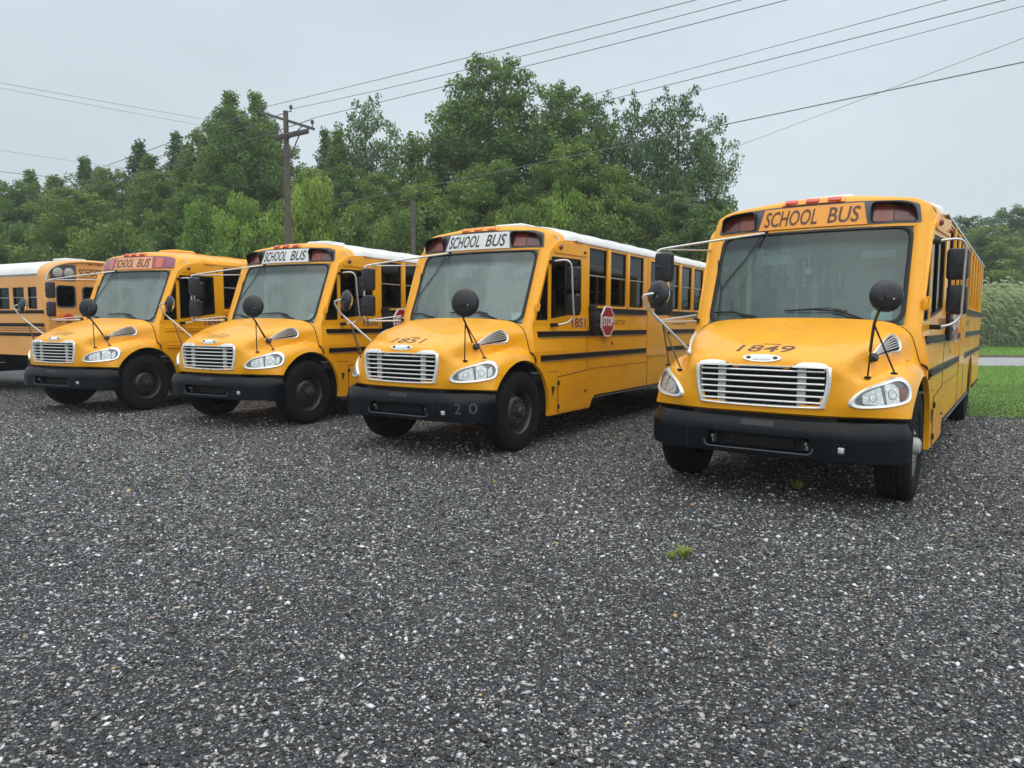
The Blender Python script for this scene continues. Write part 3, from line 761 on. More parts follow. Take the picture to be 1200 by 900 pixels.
def f_xarm(s):
    def g(mb):
        if s > 0:
            ap = (.84, .90, 1.66); mb.cur = 0
            mb.tube([(1.05, 1.0, 1.90), (1.03, .97, 1.80), ap, (.62, .845, 1.42)], .013, 6, smooth_pts=3)
            mb.lathe([(.0, -.01), (.035, 0), (.045, .03), (.03, .055), (0, .06)], HV(s)(.0, -.02, .0)+Vector((0, 0, 0)), (.5, -s*-.6, .5), 12)
            mb.cur = 1; mb.tube([ap, (.80, .86, 1.195)], .008, 5); mb.tube([ap, (.64, 1.05, 1.235)], .008, 5)
        else:
            cn = (.92, -1.215, 1.925); ap = (.80, -1.05, 1.66); mb.cur = 0
            mb.tube([(.89, -1.10, 1.965), (.905, -1.17, 1.955), cn, (.88, -1.16, 1.80), ap, (.61, -.86, 1.41)], .014, 6, smooth_pts=3)
            mb.lathe([(.0, -.01), (.035, 0), (.045, .03), (.03, .055), (0, .06)], HV(s)(.0, -.02, .0), (.5, .3, .4), 12)
            mb.cur = 1; mb.tube([ap, (.77, -.86, 1.215)], .008, 5); mb.tube([ap, (.66, -1.03, 1.235)], .008, 5)
        mb.cur = 2
        for q in ((.79, s*.86, 1.20), (.645, s*1.045, 1.235)):
            mb.box(q, (.05, .025, .02), .004, Matrix.Rotation(s*.8, 3, 'Z')); mb.box(q, (.025, .06, .015), .004, Matrix.Rotation(s*.8, 3, 'Z'))
    return g
def f_flatarm(s):
    def g(mb):
        mb.cur = 0
        if s > 0:
            mb.tube([(-.78, 1.15, 2.49), (-.80, 1.30, 2.51), (-.83, 1.40, 2.50), (-.87, 1.435, 2.42), (-.90, 1.43, 2.2), (-.96, 1.42, 1.86), (-.98, 1.41, 1.75), (-.93, 1.33, 1.66), (-.80, 1.17, 1.63)], .0125, 7, smooth_pts=3)
            mb.cur = 1
            for q in ((-.765, 1.165, 2.49), (-.80, 1.20, 1.635)): mb.box(q, (.06, .12, .05), .01)
        else:
            mb.tube([(-.655, -.47, 2.675), (-.2, -.95, 2.57), (.03, -1.34, 2.50), (.10, -1.41, 2.475), (.125, -1.43, 2.42), (.13, -1.43, 2.1), (.145, -1.42, 1.75), (.13, -1.38, 1.69), (.0, -1.30, 1.68), (-.32, -1.12, 1.69)], .013, 7, smooth_pts=3)
            mb.tube([(-.79, -1.10, 2.53), (.08, -1.38, 2.48)], .010, 6); mb.tube([(-.33, -1.13, 1.76), (.12, -1.37, 1.695)], .009, 6)
            mb.cur = 1
            for q in ((-.66, -.48, 2.675), (-.79, -1.11, 2.53), (-.33, -1.13, 1.70)): mb.box(q, (.05, .06, .05), .01)
    return g
def f_mhead(c, wy, hz, d=.09):
    def g(mb):
        mb.cur = 0
        ol = rounded([(-wy/2, -hz/2), (-wy/2, hz/2), (wy/2, hz/2), (wy/2, -hz/2)], .045, 4)
        mb.grid([[(c[0]-d*.5, c[1]+a, c[2]+b) for a, b in ol], [(c[0]+d*.1, c[1]+a, c[2]+b) for a, b in ol], [(c[0]+d*.4, c[1]+a*.9, c[2]+b*.93) for a, b in ol], [(c[0]+d*.5, c[1]+a*.6, c[2]+b*.7) for a, b in ol], [(c[0]+d*.52, c[1], c[2]) for a, b in ol]], close_u=True)
        mb.cur = 1; mb.add([(c[0]-d*.45, c[1]+a*.95, c[2]+b*.95) for a, b in ol], [tuple(range(len(ol)))])
        mb.cur = 0; mb.box((c[0]+.03, c[1]+(.05 if c[1] > 0 else -.05), c[2]), (.05, .06, .05), .01)
    return g
def gp(y, z, off=.03):
    v = (z-1.64)/1.035; q = glass_pt(y/.985, v); return (q[0]+off, y, z)
def f_cable(mb):
    j = gp(-.90, 2.05, .02)
    mb.tube([gp(-.50, 2.655, .03), gp(-.66, 2.38, .02), gp(-.80, 2.20, .018), j], .0065, 5, smooth_pts=3)
    mb.tube([gp(-1.0, 2.40, .03), gp(-.965, 2.22, .02), j], .0065, 5, smooth_pts=3)
    mb.tube([j, gp(-.885, 1.88, .018), gp(-.88, 1.72, .02)], .0065, 5, smooth_pts=3)
def f_wiper(k):
    def g(mb):
        if k == 0:
            b = (-.24, .66, 1.70); mb.tube([b, gp(.42, 1.79, .05), gp(.35, 1.80, .05)], .011, 5); mb.tube([(-.23, .62, 1.70), gp(.38, 1.765, .05)], .006, 4)
            mb.tube([gp(-.12, 1.80, .03), gp(.15, 1.812, .045), gp(.48, 1.79, .03)], .009, 5); mb.tube([gp(.02, 1.81, .05), gp(.32, 1.825, .06), gp(.44, 1.80, .05)], .006, 4)
        else:
            b = (-.19, -.42, 1.72); mb.tube([b, gp(-.55, 1.755, .05), gp(-.62, 1.765, .05)], .011, 5)
            mb.tube([gp(-.93, 1.79, .03), gp(-.7, 1.79, .045), gp(-.52, 1.755, .035), gp(-.42, 1.74, .03)], .009, 5)
    return g
def f_pillarlamp(mb): mb.box((-.42, 1.15, 1.86), (.05, .05, .13), .02); mb.tube([(-.42, 1.16, 1.93), (-.43, 1.19, 1.90), (-.42, 1.18, 1.82)], .014, 6)
def f_stop(c):
    def g(mb):
        r = .235; o = [(c[0]+r*math.cos(math.pi/8+k*math.pi/4)*1.03, c[1]+r*math.sin(math.pi/8+k*math.pi/4)*1.08) for k in range(8)]
        y = 1.30
        mb.cur = 0; mb.add([(a, y, b) for a, b in o]+[(a, y-.02, b) for a, b in o], [tuple(range(8)), tuple(range(15, 7, -1))]+[(i, (i+1) % 8, 8+(i+1) % 8, 8+i) for i in range(8)])
        mb.cur = 1; o2 = [(c[0]+(a-c[0])*.90, c[1]+(b-c[1])*.90) for a, b in o]; mb.add([(a, y+.0025, b) for a, b in o2], [tuple(range(8))])
        mb.cur = 0; letter(mb, 'STOP', -.36, .15, lambda a, b: (a, y+.006, b), 0, .03, c[0]+.18, c[1]-.075)
    return g
def f_stoparm(mb):
    mb.box((-1.98, 1.245, 1.66), (.28, .045, .36), .01); mb.box((-2.2, 1.262, 1.70), (.5, .02, .05), .004); mb.box((-2.2, 1.262, 1.60), (.5, .02, .05), .004)
    mb.box((-1.93, 1.24, 1.88), (.22, .04, .10), .01)
def f_bdoor(mb):
    fn = lambda x, z, d=0: (x, 1.228-d, z)
    mb.plate(rounded([(-.91, .42), (-.91, .90), (-1.80, .95), (-1.86, .42)], .02), [], fn, .01)
def f_bdoorseam(mb):
    o = [(-.895, .405), (-.895, .915), (-1.81, .965)]; mb.tube([(a, 1.222, b) for a, b in o], .006, 4)
def f_latch(mb, k):
    if k < 2: mb.box((-.90, 1.232, (.50, .83)[k]), (.045, .02, .06), .006)
    elif k == 2: mb.box((-1.72, 1.233, .66), (.06, .02, .02), .004)
    else: mb.plate([(-.72, .80), (-.80, .78), (-.745, .66)], [], lambda x, z, d=0: (x, 1.227-d, z), .01)
def f_seams(mb):
    mb.tube([(-1.79, 1.2215, .97), (-1.79, 1.2215, 1.61)], .004, 4); mb.tube([(-1.85, 1.2215, .98), (-4.1, 1.2215, .98)], .004, 4)
    mb.tube([(-.62, 1.2215, 1.0), (-.9, 1.2215, .99)], .004, 4); mb.tube([(-4.16, 1.2215, 1.14), (-4.16, 1.2215, .55)], .004, 4)
    for x in (-5.2, -6.5): mb.tube([(x, 1.2215, .56), (x, 1.2215, 1.1)], .003, 4)
def f_emdoor(mb):
    o = rounded([(-4.13, 1.08), (-4.13, 2.80), (-5.12, 2.80), (-5.12, 1.08)], .04)
    hole = rounded([(-4.22, WZ[0]), (-4.22, WZ[1]-.03), (-5.02, WZ[1]-.03), (-5.02, WZ[0])], .04)
    mb.plate(o, [hole], lambda x, z, d=0: (x, 1.234-d, z), .02)
def f_skirt(s):
    def g(mb):
        mb.box((-4.22, s*1.228, .545), (4.36, .014, .05), .003); mb.box((-8.8, s*1.228, .545), (2.1, .014, .05), .003)
    return g
def f_skirtlight(mb): mb.box((-4.22, 1.238, .537), (4.36, .006, .008))
def f_markers(s, k):
    def g(mb):
        for x, z, r in (((-1.0, 2.71, .035), (-1.66, 2.685, .022))[k],): mb.lathe([(r*1.2, 0), (r*1.1, .012), (r, .02), (r*.5, .032), (0, .035)], (x, s*(YS(x)+.016), z), (0, s, 0), 12)
    return g
def f_redbit(mb): mb.plate([(-2.62, 1.36), (-2.72, 1.37), (-2.68, 1.30)], [], lambda x, z, d=0: (x, 1.225-d, z), .006)
def f_fendermark(s):
    def g(mb): mb.lathe([(.03, 0), (.028, .008), (0, .012)], HT(s*1.085, .02, 0), (0, s*.5, .85), 10); 
    return g
def side_text(t, x0, w_, z0, h_, bold=0):
    def g(mb): letter(mb, t, -w_, h_, lambda a, b: (a, YS(a, b)+.0025, b), 0, bold, x0, z0)
    return g

def build_bus(loc, yaw, label, sign, inkc, lamps, hood_no, side_no, roof, rails, visor, rimface, digits=None, stop=True, label_extra=None, worn=True, dropsill=0):
    b = empty('school_bus', (loc[0], loc[1], 0), yaw); tag(b, label, 'school bus', 'school buses parked in a row on the gravel')
    Y = M['yellow']; P = lambda name, key, fn, mats, **k: part(name, key, fn, mats, b, **k)
    for s in (1, -1): P('hood_gap', ('hlt', s), (lambda s: lambda mb: mb.tube([(-.225, s*1.165, 1.285), (-.25, s*1.20, 1.255), (-.27, s*1.224, 1.20), (-.29, s*1.226, 1.13)], [.006, .014, .014, .008], 6))(s), M['black'])  # dark tube drawn in for the gap between hood and body
    P('hood', 'hood', f_hood, Y); [P('hood_seam', ('hoodseam', s), (lambda s: lambda mb: f_hood_seam(mb, s))(s), M['dark']) for s in (1, -1)]
    [P('cowl_side', ('cowls', s), (lambda s: lambda mb: f_cowl_side(mb, s))(s), Y) for s in (1, -1)]; P('cowl', 'cowlt', f_cowl_top, M['black'])
    for s in (1, -1):
        P('side_panel', ('sl', s), f_side_lower(s), Y); P('side_panel', ('sm', s), f_side_mid(s), Y)
        P('cab_panel', ('cu', s), f_cab_upper(s), Y); P('side_panel', ('su', s), f_side_upper(s), Y)
        P('header_panel', ('hd', s), f_header(s), Y); [P('marker_lamp', ('mk', s, k), f_markers(s, k), M['redlamp'], over={0: M['darkamber']}) for k in (0, 1)]
    [P('windshield_pillar', ('pil', s), (lambda s: lambda mb: f_pillar(mb, s))(s), Y) for s in (1, -1)]
    P('front_cap', 'cap', f_cap(0), Y); rf = P('roof', 'roof', f_cap(1), M['white'], over={0: roof})
    for k in range(11):
        part('roof_seam', 'rseam', f_roofseam, M['white'], rf, over={0: roof}, loc=(-1.78-.745*k, 0, 0))
    P('rear_panel', 'rear', f_rear, Y); P('rear_window', 'rearg', f_rearglass, M['side']); P('rear_bumper', 'rearb', f_rearbumper, M['bumper'])
    P('roof_hatch', 'hatch', f_hatch, M['white'], over={0: roof})
    # windows
    for s in (1, -1):
        for n_, poly in (('driver_window', DW), ('vent_window', VW)):
            pr = rounded(poly, .03 if n_[0] == 'd' else .02); fr = P(n_, (n_, s), f_winframe(pr, s, .03 if n_[0] == 'd' else .018), M['black']); part('pane', (n_, s, 'p'), f_pane(pr, s), M['side'], fr)
        fr = P('window_divider', ('wd', s), lambda mb: mb.box((-1.19, s*(YS(-1.19)-.02), 2.17), (.028, .02, .76), .004), M['black'])
        for i, (x0, x1) in enumerate(WX):
            pr = rounded([(x0, WZ[0]), (x0, WZ[1]), (x1, WZ[1]), (x1, WZ[0])], .03, 3)
            fr = P('window', ('w', i, s), f_winframe(pr, s, .03), M['black'])
            part('pane', ('wp', i, s), f_pane([(x0-.02, WZ[0]+.02), (x0-.02, 2.37), (x1+.02, 2.37), (x1+.02, WZ[0]+.02)], s, .034), M['side'], fr)
            part('pane', ('wq', i, s), f_pane([(x0-.02, 2.37), (x0-.02, WZ[1]-.02), (x1+.02, WZ[1]-.02), (x1+.02, 2.37)], s, .026), M['side'], fr)
            part('sash_bar', ('ws', i, s), lambda mb: mb.box(((x0+x1)/2, s*1.196, 2.37), (abs(x1-x0)-.04, .022, .022), .004), M['steel'], fr)
        for i, a in enumerate([-2.515, -3.26, -5.795, -6.535, -7.28, -8.025, -8.77]+([-4.03] if s < 0 else [])):
            P('window_post', ('po', a, s), f_posts(a, s), Y)
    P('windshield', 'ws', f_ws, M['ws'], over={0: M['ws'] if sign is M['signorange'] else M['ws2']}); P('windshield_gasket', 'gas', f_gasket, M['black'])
    # rails
    segs = [(-.42, -4.08), (-5.17, XR+.05)]
    rc = rails
    for s in (1, -1):
        for z in (1.51, 1.19):
            for a0, a1 in segs: P('rub_rail', ('r', z, a0, s), f_rail(a0, a1, z, .08, s), M['black'], over={0: rc})
        for a0, a1 in ((-1.83, -4.08), (-5.17, XR+.05)): P('rub_rail', ('r0', a0, s), f_rail(a0, a1, 1.845, .085, s), M['black'], over={0: rc})
        P('skirt_rail', ('sk', s), f_skirt(s), M['black'])
    P('skirt_trim', 'skl', f_skirtlight, M['steel'])
    if rc is M['black']:
        for z in (1.893, 1.80, 1.468, 1.148):
            for a0, a1 in (((-1.83 if z > 1.7 else -.46), -4.06), (-5.2, XR+.1)): P('rail_highlight', ('rt', z, a0), f_railglint(a0, a1, z), M['edgeglint'])  # thin pale strips painted in as highlights along the rail edges
    P('emergency_door', 'emd', f_emdoor, Y); P('battery_door', 'bd', f_bdoor, Y); P('door_gap', 'bds', f_bdoorseam, M['dark']); [P('latch', ('lat', k), (lambda k: lambda mb: f_latch(mb, k))(k), M['dark']) for k in range(4)]
    P('panel_joint', 'seams', f_seams, M['inkbrown'])
    # front
    gr = P('grille', 'gf', f_grille_frame, M['chrome']); part('grille_screen', 'gb', f_grille_back, M['dark'], gr)
    for i in range(6): part('grille_bar', ('gbar', i), f_grille_bar(.968+i*.055), M['grille'], gr)
    for y in (-.36, .36): part('grille_post', ('gp', y), f_grille_post(y), M['rimgrey'], gr)
    P('badge', 'badge', f_badge, [M['signwhite'], M['chrome'], M['ink']])
    for s in (1, -1):
        h = P('headlight', ('hlb', s), f_hl_bezel(s), M['chrome'])
        part('reflector', ('hli', s), f_hl_inner(s), [M['lampback'], M['reflector'], M['mirror'], M['darkamber']], h, over={3: M['darkamber'] if sign is M['signorange'] else M['reflector']})
        part('lens', ('hll', s), f_hl_lens(s), M['lens'], h)
        v = P('hood_vent', ('hv', s), f_vent(s), [M['chrome'], M['dark']])
        for k in range(1, 6): part('vent_slat', ('hvs', s, k), f_vent_slat(s, k), M['grille'], v)
        P('fender_marker', ('fm', s), f_fendermark(s), M['amber'])
    bu = P('bumper', 'bump', f_bumper, M['bumper']); part('bumper_opening', 'bumpi', f_bumper_inner, M['dark'], bu); part('opening_lip', 'blip', f_bumper_lip, M['housing'], bu); [part('tow_pin', ('tpin', s), f_bumper_pins(s), M['steel'], bu) for s in (1, -1)]; part('bumper_joint', 'bumpt', f_bumper_trim, M['dark'], bu)
    part('tow_fitting', 'tow', f_tow, [M['reflector'], M['dark']], bu); part('bumper_plate', 'bpl', f_bplate, M['mirrorback'], bu)
    if digits: part('bumper_number', ('bn', digits), lambda mb: (letter(mb, '2', .07, .13, lambda a, q: BFc(a, q, .003), 0, .0, .86, .57), letter(mb, '0', .075, .13, lambda a, q: BFc(a, q, .003), 0, .0, 1.01, .57)), M['inkgrey'], bu)
    # wheels
    for s in (1, -1):
        for x, y, d in ((0, 1.035, 0), (-7.1, 1.045, 1), (-7.1, .70, 1)):
            wq = part('wheel', 'rim', f_rim, [M['rimblack'], M['dark']], b, over={0: M['rimblack']}); wq.location = (x, s*y, .52)
            wq.rotation_euler = (rnd.random()*0, rnd.random()*6, 0 if s > 0 else math.pi)
            if d: wq.scale = (1, -1, 1)
            part('tyre', 'tyre', f_tyre, M['rubber'], wq); part('hub', 'hub', f_hub, M['rimblack'], wq, over={0: M['rimgrey'] if rimface is M['rimgrey'] else M['rimblack']})
    [P('wheel_well', ('well', s, cx), (lambda s, cx, y0, y1: lambda mb: f_wheelwell(mb, s, cx, y0, y1))(s, cx, y0, y1), M['dark']) for s in (1, -1) for cx, y0, y1 in ((0, .55, 1.16), (-7.1, .45, 1.19))]; P('chassis', 'chas', f_under, M['dark'])
    # interior
    P('floor', 'fl', f_floor, M['dash']); P('cab_lining', 'lin', f_lining, M['lining']); P('dashboard', 'dash', f_dash, M['dash'])
    P('steering_wheel', 'stw', f_swheel, M['black']); P('driver_seat', 'ds', f_dseat, M['seat']); P('cab_rail', 'cr', f_panel_mod, M['lining']); P('door_post', 'dp', f_doorpost, M['doorpost']); P('cab_notice', 'cpap', f_cabpaper, M['paper'])
    for i in range(9):
        for y in (.66, -.66): P('bench_seat', 'bs', f_seat, M['seat'], loc=(-2.3-.83*i, y, 0))
    # header
    P('header_board', 'hb', f_header_bed, M['housing'], over={0: M['housing'] if visor != 'none' else M['fadepink']})
    sg = P('destination_sign', 'sg', f_sign, sign, over={0: sign}); part('lettering', 'sgt', f_signtext, inkc, sg, over={0: inkc})
    for s in (1, -1):
        for k in (0, 1): P('warning_lamp', ('wl', s, k), f_lamp(s, k), M['redlamp'], over={0: lamps[k]})
        if visor != 'none': P('lamp_visor', ('vis', s), f_hoodlet(s), M['black'])
    cb = P('marker_bar', 'clb', f_clusterbase, M['amber'], over={0: M['signorange']})
    for y in (-.22, 0, .22): part('marker_lamp', ('cl', y), f_clamp(y), M['redlamp'], cb, over={0: M['redlamp'] if not digits else M['amber']})
    # mirrors
    for s, c, ax in ((1, DRX, (.92, .38, .05)), (-1, PAX, (.92, -.36, .12))):
        a = P('hood_mirror_arm', ('xa', s), f_xarm(s), [M['pole'] if s < 0 else M['mirrorback'], M['rust'] if s < 0 else M['mirrorback'], M['dark']])
        rr = (.128 if sign is M['signorange'] else .162) if s > 0 else .14; part('hood_mirror', ('xd', s, rr), f_xdisc(c, ax, rr), [M['mirrorback'], M['mirror'], M['steel']], a)
        a = P('side_mirror_arm', ('fa', s), f_flatarm(s), [M['pole'], M['black']])
        c1, c2 = ((-1.06, 1.36, 2.28), (-1.03, 1.37, 1.915)) if s > 0 else ((.15, -1.335, 2.28), (.15, -1.335, 1.90))
        part('side_mirror', ('m1', s), f_mhead(c1, .20, .32), [M['mirrorback'], M['mirror']], a); part('side_mirror', ('m2', s), f_mhead(c2, .19, .30), [M['mirrorback'], M['mirror']], a)
    P('mirror_cable', 'cab', f_cable, M['black'])
    for k in (0, 1): P('wiper', ('wi', k), f_wiper(k), M['black'])
    P('pillar_lamp', 'pl', f_pillarlamp, Y)
    # numbers
    c = Conform(HB, (.835, 0, 1.41), (0, 1, 0), (-.93, 0, .36), (-.36, 0, -.93))
    P('hood_number', ('hn', hood_no), lambda mb: (c.patch(mb, [(-.05, .115), (-.05, .125), (.11, .125), (.11, .115)], .003, .002, 2), letter(mb, hood_no, .50, .135, lambda a, q: c(a, q, .0025), .22, .006, -.27, -.045)), M['inkfade'], over={0: M['inkfade'] if worn else M['inkbrown']})
    P('number_patch', 'npat', lambda mb: mb.plate([(-1.32, 1.595), (-1.32, 1.715), (-1.75, 1.765), (-1.75, 1.595)], [], lambda x, z, d=0: (x, YS(x, z)+.0035-d, z), .003), M['digitpatch'])
    P('side_number', ('sn', side_no), lambda mb: letter(mb, side_no, -.39, .135, lambda a, q: (a, YS(a, q)+.0065, q), 0, .012, -1.34, 1.60), M['inkred'])
    P('side_lettering', 'op', side_text('OPERATOR', -2.44, .74, 1.63, .085), M['inkbrown'])
    P('side_lettering', 'op2', side_text('OPERATOR', -5.4, .74, 1.63, .085), M['inkbrown'])
    if stop:
        a = P('stop_arm', 'sta', f_stoparm, M['black']); part('stop_sign', 'sts', f_stop((-2.34, 1.69)), [M['stopwhite'], M['stopred']], a)
    P('reflex_mark', 'red', f_redbit, M['stopred'])
    return b

def f_cabpaper(mb):
    mb.box((-.98, -.45, 2.40), (.01, .30, .11)); mb.box((-1.05, .62, 2.42), (.01, .34, .08)); mb.box((-1.9, -.2, 2.2), (.02, .07, .9)); mb.box((-.62, .75, 1.72), (.12, .2, .16), .02)
YW = M['yellow']
build_bus((2.849, 7.383), R(-125.34), 'yellow school bus nearest the camera with orange sign, numbered 1849 on the hood', M['signorange'], M['inkbrown'], (M['darkamber'], M['darkred']), '1849', '1849', M['white'], M['black'], 'v', M['rimgrey'], worn=False)
build_bus((-.873, 9.870), R(-122.44), 'yellow school bus with white sign board and digits 2 and 0 on its bumper', M['signwhite'], M['ink'], (M['darkamber'], M['darkred']), '1851', '1851', M['white'], M['black'], 'v', M['rimblack'], digits='20', worn=False)
build_bus((-4.338, 12.236), R(-117.72), 'yellow school bus with white sign board standing between bus 1851 and the all yellow one', M['signwhite'], M['ink'], (M['darkamber'], M['darkred']), '1850', '1850', M['white'], M['black'], 'v', M['rimblack'])
build_bus((-7.894, 13.934), R(-115.00), 'all yellow school bus with yellow roof, yellow rails and faded purple lamps', M['fadegold'], M['inkbrown'], (M['fadeorange'], M['fadepink']), '1848', '1848', YW, YW, 'none', M['rimblack'], stop=False)

# ------------------------------------------------------------------ the older bus seen from behind, far left
def old_bus():
    b = empty('school_bus', (-9.87, 17.08, 0), R(152)); tag(b, 'faded older school bus facing away, its back end and side showing at far left', 'school bus')
    Y = M['yellow_old']; P = lambda name, fn, mats, parent=b, **k: part(name, ('ob', name, rnd.random()), fn, mats, parent, **k)
    LB = 10.5
    prof = [(1.22, .89), (1.22, 1.5), (1.22, 2.4), (1.215, 2.62), (1.19, 2.74), (1.12, 2.86), (.98, 2.95), (.75, 3.02), (.4, 3.065), (0, 3.08)]
    pr = [(-y, z) for y, z in prof]+[(y, z) for y, z in prof[-2::-1]]
    top = [(p[0], p[1]) for p in spline([(y, z, 0) for y, z in pr[3:-3]], 3)]
    def side(s):
        def g(mb):
            holes = [rounded([(.02+.60*i+(.0), 1.93), (.02+.60*i, 2.42), (.47+.60*i, 2.42), (.47+.60*i, 1.93)], .03, 3) for i in range(16)]
            mb.plate([(-.01, .89), (-.01, 2.66), (LB, 2.66), (LB, .89)], holes, lambda x, z, d=0: (x, s*(1.22-d), z), .05)
        return g
    for s in (1, -1): P('side_panel', side(s), Y)
    roofp = [(y, z) for y, z in top]
    P('roof', lambda mb: mb.grid([[(x, y, z) for y, z in roofp] for x in (.10, 2, 5, LB)]), M['white'])
    # rear: band curving from the sides to the end plane at x=-.32
    full = [(y, z) for y, z in pr]
    full = [(p[0], p[1]) for p in spline([(y, z, 0) for y, z in pr], 2)]
    def shell(mb):
        rows = []
        for k in range(7):
            t = k/6; x = .10-.0*t; a = t*math.pi/2
            ins = .10*(1-math.cos(a)); xx = .01+.0-.16*math.sin(a)+(.27*(1-t) if t < 1 else 0)*0
            rows.append([(xx, y*(1-ins/1.22), z if z < 2.6 else z-ins*.45*(z-2.6)/.48) for y, z in full])
        rows = [[(.12, y, z+.002) for y, z in full]]+rows
        mb.grid(rows)
    P('rear_corner', shell, Y)
    end = [(y*(1-.10/1.22), z if z < 2.6 else z-.10*.45*(z-2.6)/.48) for y, z in full]
    fe = lambda a, z, d=0: (-.15+d, a, z)
    wA = rounded([(.95, 1.97), (.95, 2.46), (.52, 2.46), (.52, 1.97)], .09, 5); wB = rounded([(.36, 1.97), (.36, 2.45), (-.36, 2.45), (-.36, 1.97)], .09, 5); wC = [(-a, z) for a, z in wA][::-1]
    P('rear_panel', lambda mb: mb.plate(end, [wA, wB, wC], fe, .04), Y)
    def frame(poly):
        def g(mb):
            c = (sum(p[0] for p in poly)/len(poly), sum(p[1] for p in poly)/len(poly)); q = lambda k, d: [fe(c[0]+(a-c[0])*k, c[1]+(z-c[1])*k, d) for a, z in poly]
            mb.grid([q(1.04, -.008), q(1.0, -.012), q(.93, -.004), q(.93, .03)], close_u=True)
        return g
    for wp in (wA, wB, wC):
        f = P('rear_window', frame(wp), M['housing']); P('pane', lambda mb: mb.add([fe(a, z, .02) for a, z in wp], [tuple(range(len(wp)))]), M['side'], f)
    # lamp boards
    for s in (1, -1):
        o = rounded([(s*1.07, 2.57), (s*1.07, 2.74), (s*.98, 2.85), (s*.78, 2.92), (s*.50, 2.94), (s*.50, 2.57)], .04, 3)
        f = P('lamp_board', lambda mb: mb.plate(o, [], lambda a, z, d=0: (-.165+d-.0, a, z), .02), M['housing'])
        for y in (.91, .66): P('warning_lamp', lambda mb: mb.lathe([(.115, 0), (.112, .02), (.09, .035), (.04, .045), (0, .047)], (-.165, s*y, 2.745), (-1, 0, 0), 18), M['rimgrey'], f)
    sgn = P('destination_sign', lambda mb: mb.plate([(.485, 2.60), (.485, 2.93), (-.485, 2.93), (-.485, 2.60)], [], lambda a, z, d=0: (-.162+d, a, z), .015), Y)
    def st(mb):
        letter(mb, 'SCHOOL', -.56, .17, lambda a, z: (-.165, a, z), 0, .012, .43, 2.69); letter(mb, 'BUS', -.28, .17, lambda a, z: (-.165, a, z), 0, .012, -.17, 2.69)
        mb.box((-.164, 0, 2.665), (.004, .86, .010)); mb.box((-.164, 0, 2.855), (.004, .5, .010))
    P('lettering', st, M['ink'], sgn)
    for y in (-.38, -.2, 0, .2): P('marker_lamp', lambda mb: mb.box((-.165, y-.05, 2.975), (.03, .07, .022), .006), M['darkamber'])
    P('marker_visor', lambda mb: mb.box((-.16, 0, 3.0), (.05, .9, .012), .003), Y)
    for s in (1, -1):
        P('tail_lamp', lambda mb: mb.lathe([(.10, 0), (.095, .03), (.05, .045), (0, .047)], (-.155, s*.71, 1.74), (-1, 0, 0), 18), M['redlamp'])
        P('tail_lamp', lambda mb: mb.lathe([(.10, 0), (.095, .03), (.05, .045), (0, .047)], (-.155, s*.92, 1.75), (-1, 0, 0), 18), M['amber'])
        P('tail_lamp', lambda mb: mb.lathe([(.055, 0), (.05, .03), (0, .04)], (-.155, s*.52, 1.74), (-1, 0, 0), 14), M['reflector'])
    P('door_handle', lambda mb: (mb.tube([(-.17, .2, 1.80), (-.21, .0, 1.81), (-.17, -.2, 1.80)], .02, 6), mb.box((-.17, -.05, 1.72), (.05, .12, .10), .01)), M['rust'])
    for s in (1, -1):
        for z in (1.87, 1.58, 1.365):
            P('rub_rail', lambda mb: mb.box((5.20, s*1.225, z), (10.6, .02, .075), .004), M['black'])
        for dz in (1.50, 1.45): P('pin_stripe', lambda mb: mb.box((5.15, s*1.222, dz), (10.6, .008, .014)), M['inkred'])
        P('gutter', lambda mb: mb.box((5.2, s*1.225, 2.70), (10.2, .03, .035), .005), M['rimgrey'])
        for i in range(16):
            f = P('window', (lambda i: lambda mb: [mb.box(q, d) for q, d in (((.245+.6*i, s*1.20, 1.945), (.45, .02, .03)), ((.245+.6*i, s*1.20, 2.405), (.45, .02, .03)), ((.035+.6*i, s*1.20, 2.175), (.03, .02, .49)), ((.455+.6*i, s*1.20, 2.175), (.03, .02, .49)))])(i), M['black'])
            P('sash_bar', (lambda i: lambda mb: mb.box((.245+.6*i, s*1.205, 2.19), (.42, .02, .016)))(i), M['steel'], f)
            P('pane', (lambda i: lambda mb: mb.add([(.03+.6*i, s*1.188, 1.94), (.46+.6*i, s*1.188, 1.94), (.46+.6*i, s*1.188, 2.41), (.03+.6*i, s*1.188, 2.41)], [(0, 1, 2, 3)]))(i), M['side'], f)
    P('roof_vent', lambda mb: mb.box((.55, .2, 3.09), (.5, .5, .06), .02), M['white'])
    P('floor', lambda mb: mb.box((5, 0, .95), (10.4, 2.36, .1)), M['dash'])
    for i in range(10):
        for y in (.66, -.66): part('bench_seat', 'bs', f_seat, M['seat'], b, loc=(.9+.85*i, y, 0))
    P('lining', lambda mb: mb.grid([[(x, y*.96, z-.06) for y, z in roofp] for x in (-.2, LB)], flip=True), M['lining'])
    P('chassis', lambda mb: [mb.box(q, d) for q, d in (((5, .43, .75), (10.4, .1, .25)), ((5, -.43, .75), (10.4, .1, .25)), ((2.9, 0, .52), (.2, 1.8, .2)), ((6, .8, .7), (1.5, .5, .4)), ((.6, .8, .72), (.9, .4, .3)))], M['dark'])
    P('rear_bumper', lambda mb: mb.box((-.25, 0, .72), (.12, 2.42, .26), .03), M['bumper'])
    P('front_panel', lambda mb: mb.box((LB+.02, 0, 1.8), (.05, 2.4, 1.8), .02), Y)
    for s in (1, -1):
        for x in (3.0, 9.3):
            wq = part('wheel', 'rim', f_rim, [M['rimblack'], M['dark']], b); wq.location = (x, s*1.035, .52); wq.rotation_euler = (0, 1, 0 if s > 0 else math.pi)
            part('tyre', 'tyre', f_tyre, M['rubber'], wq)
old_bus()

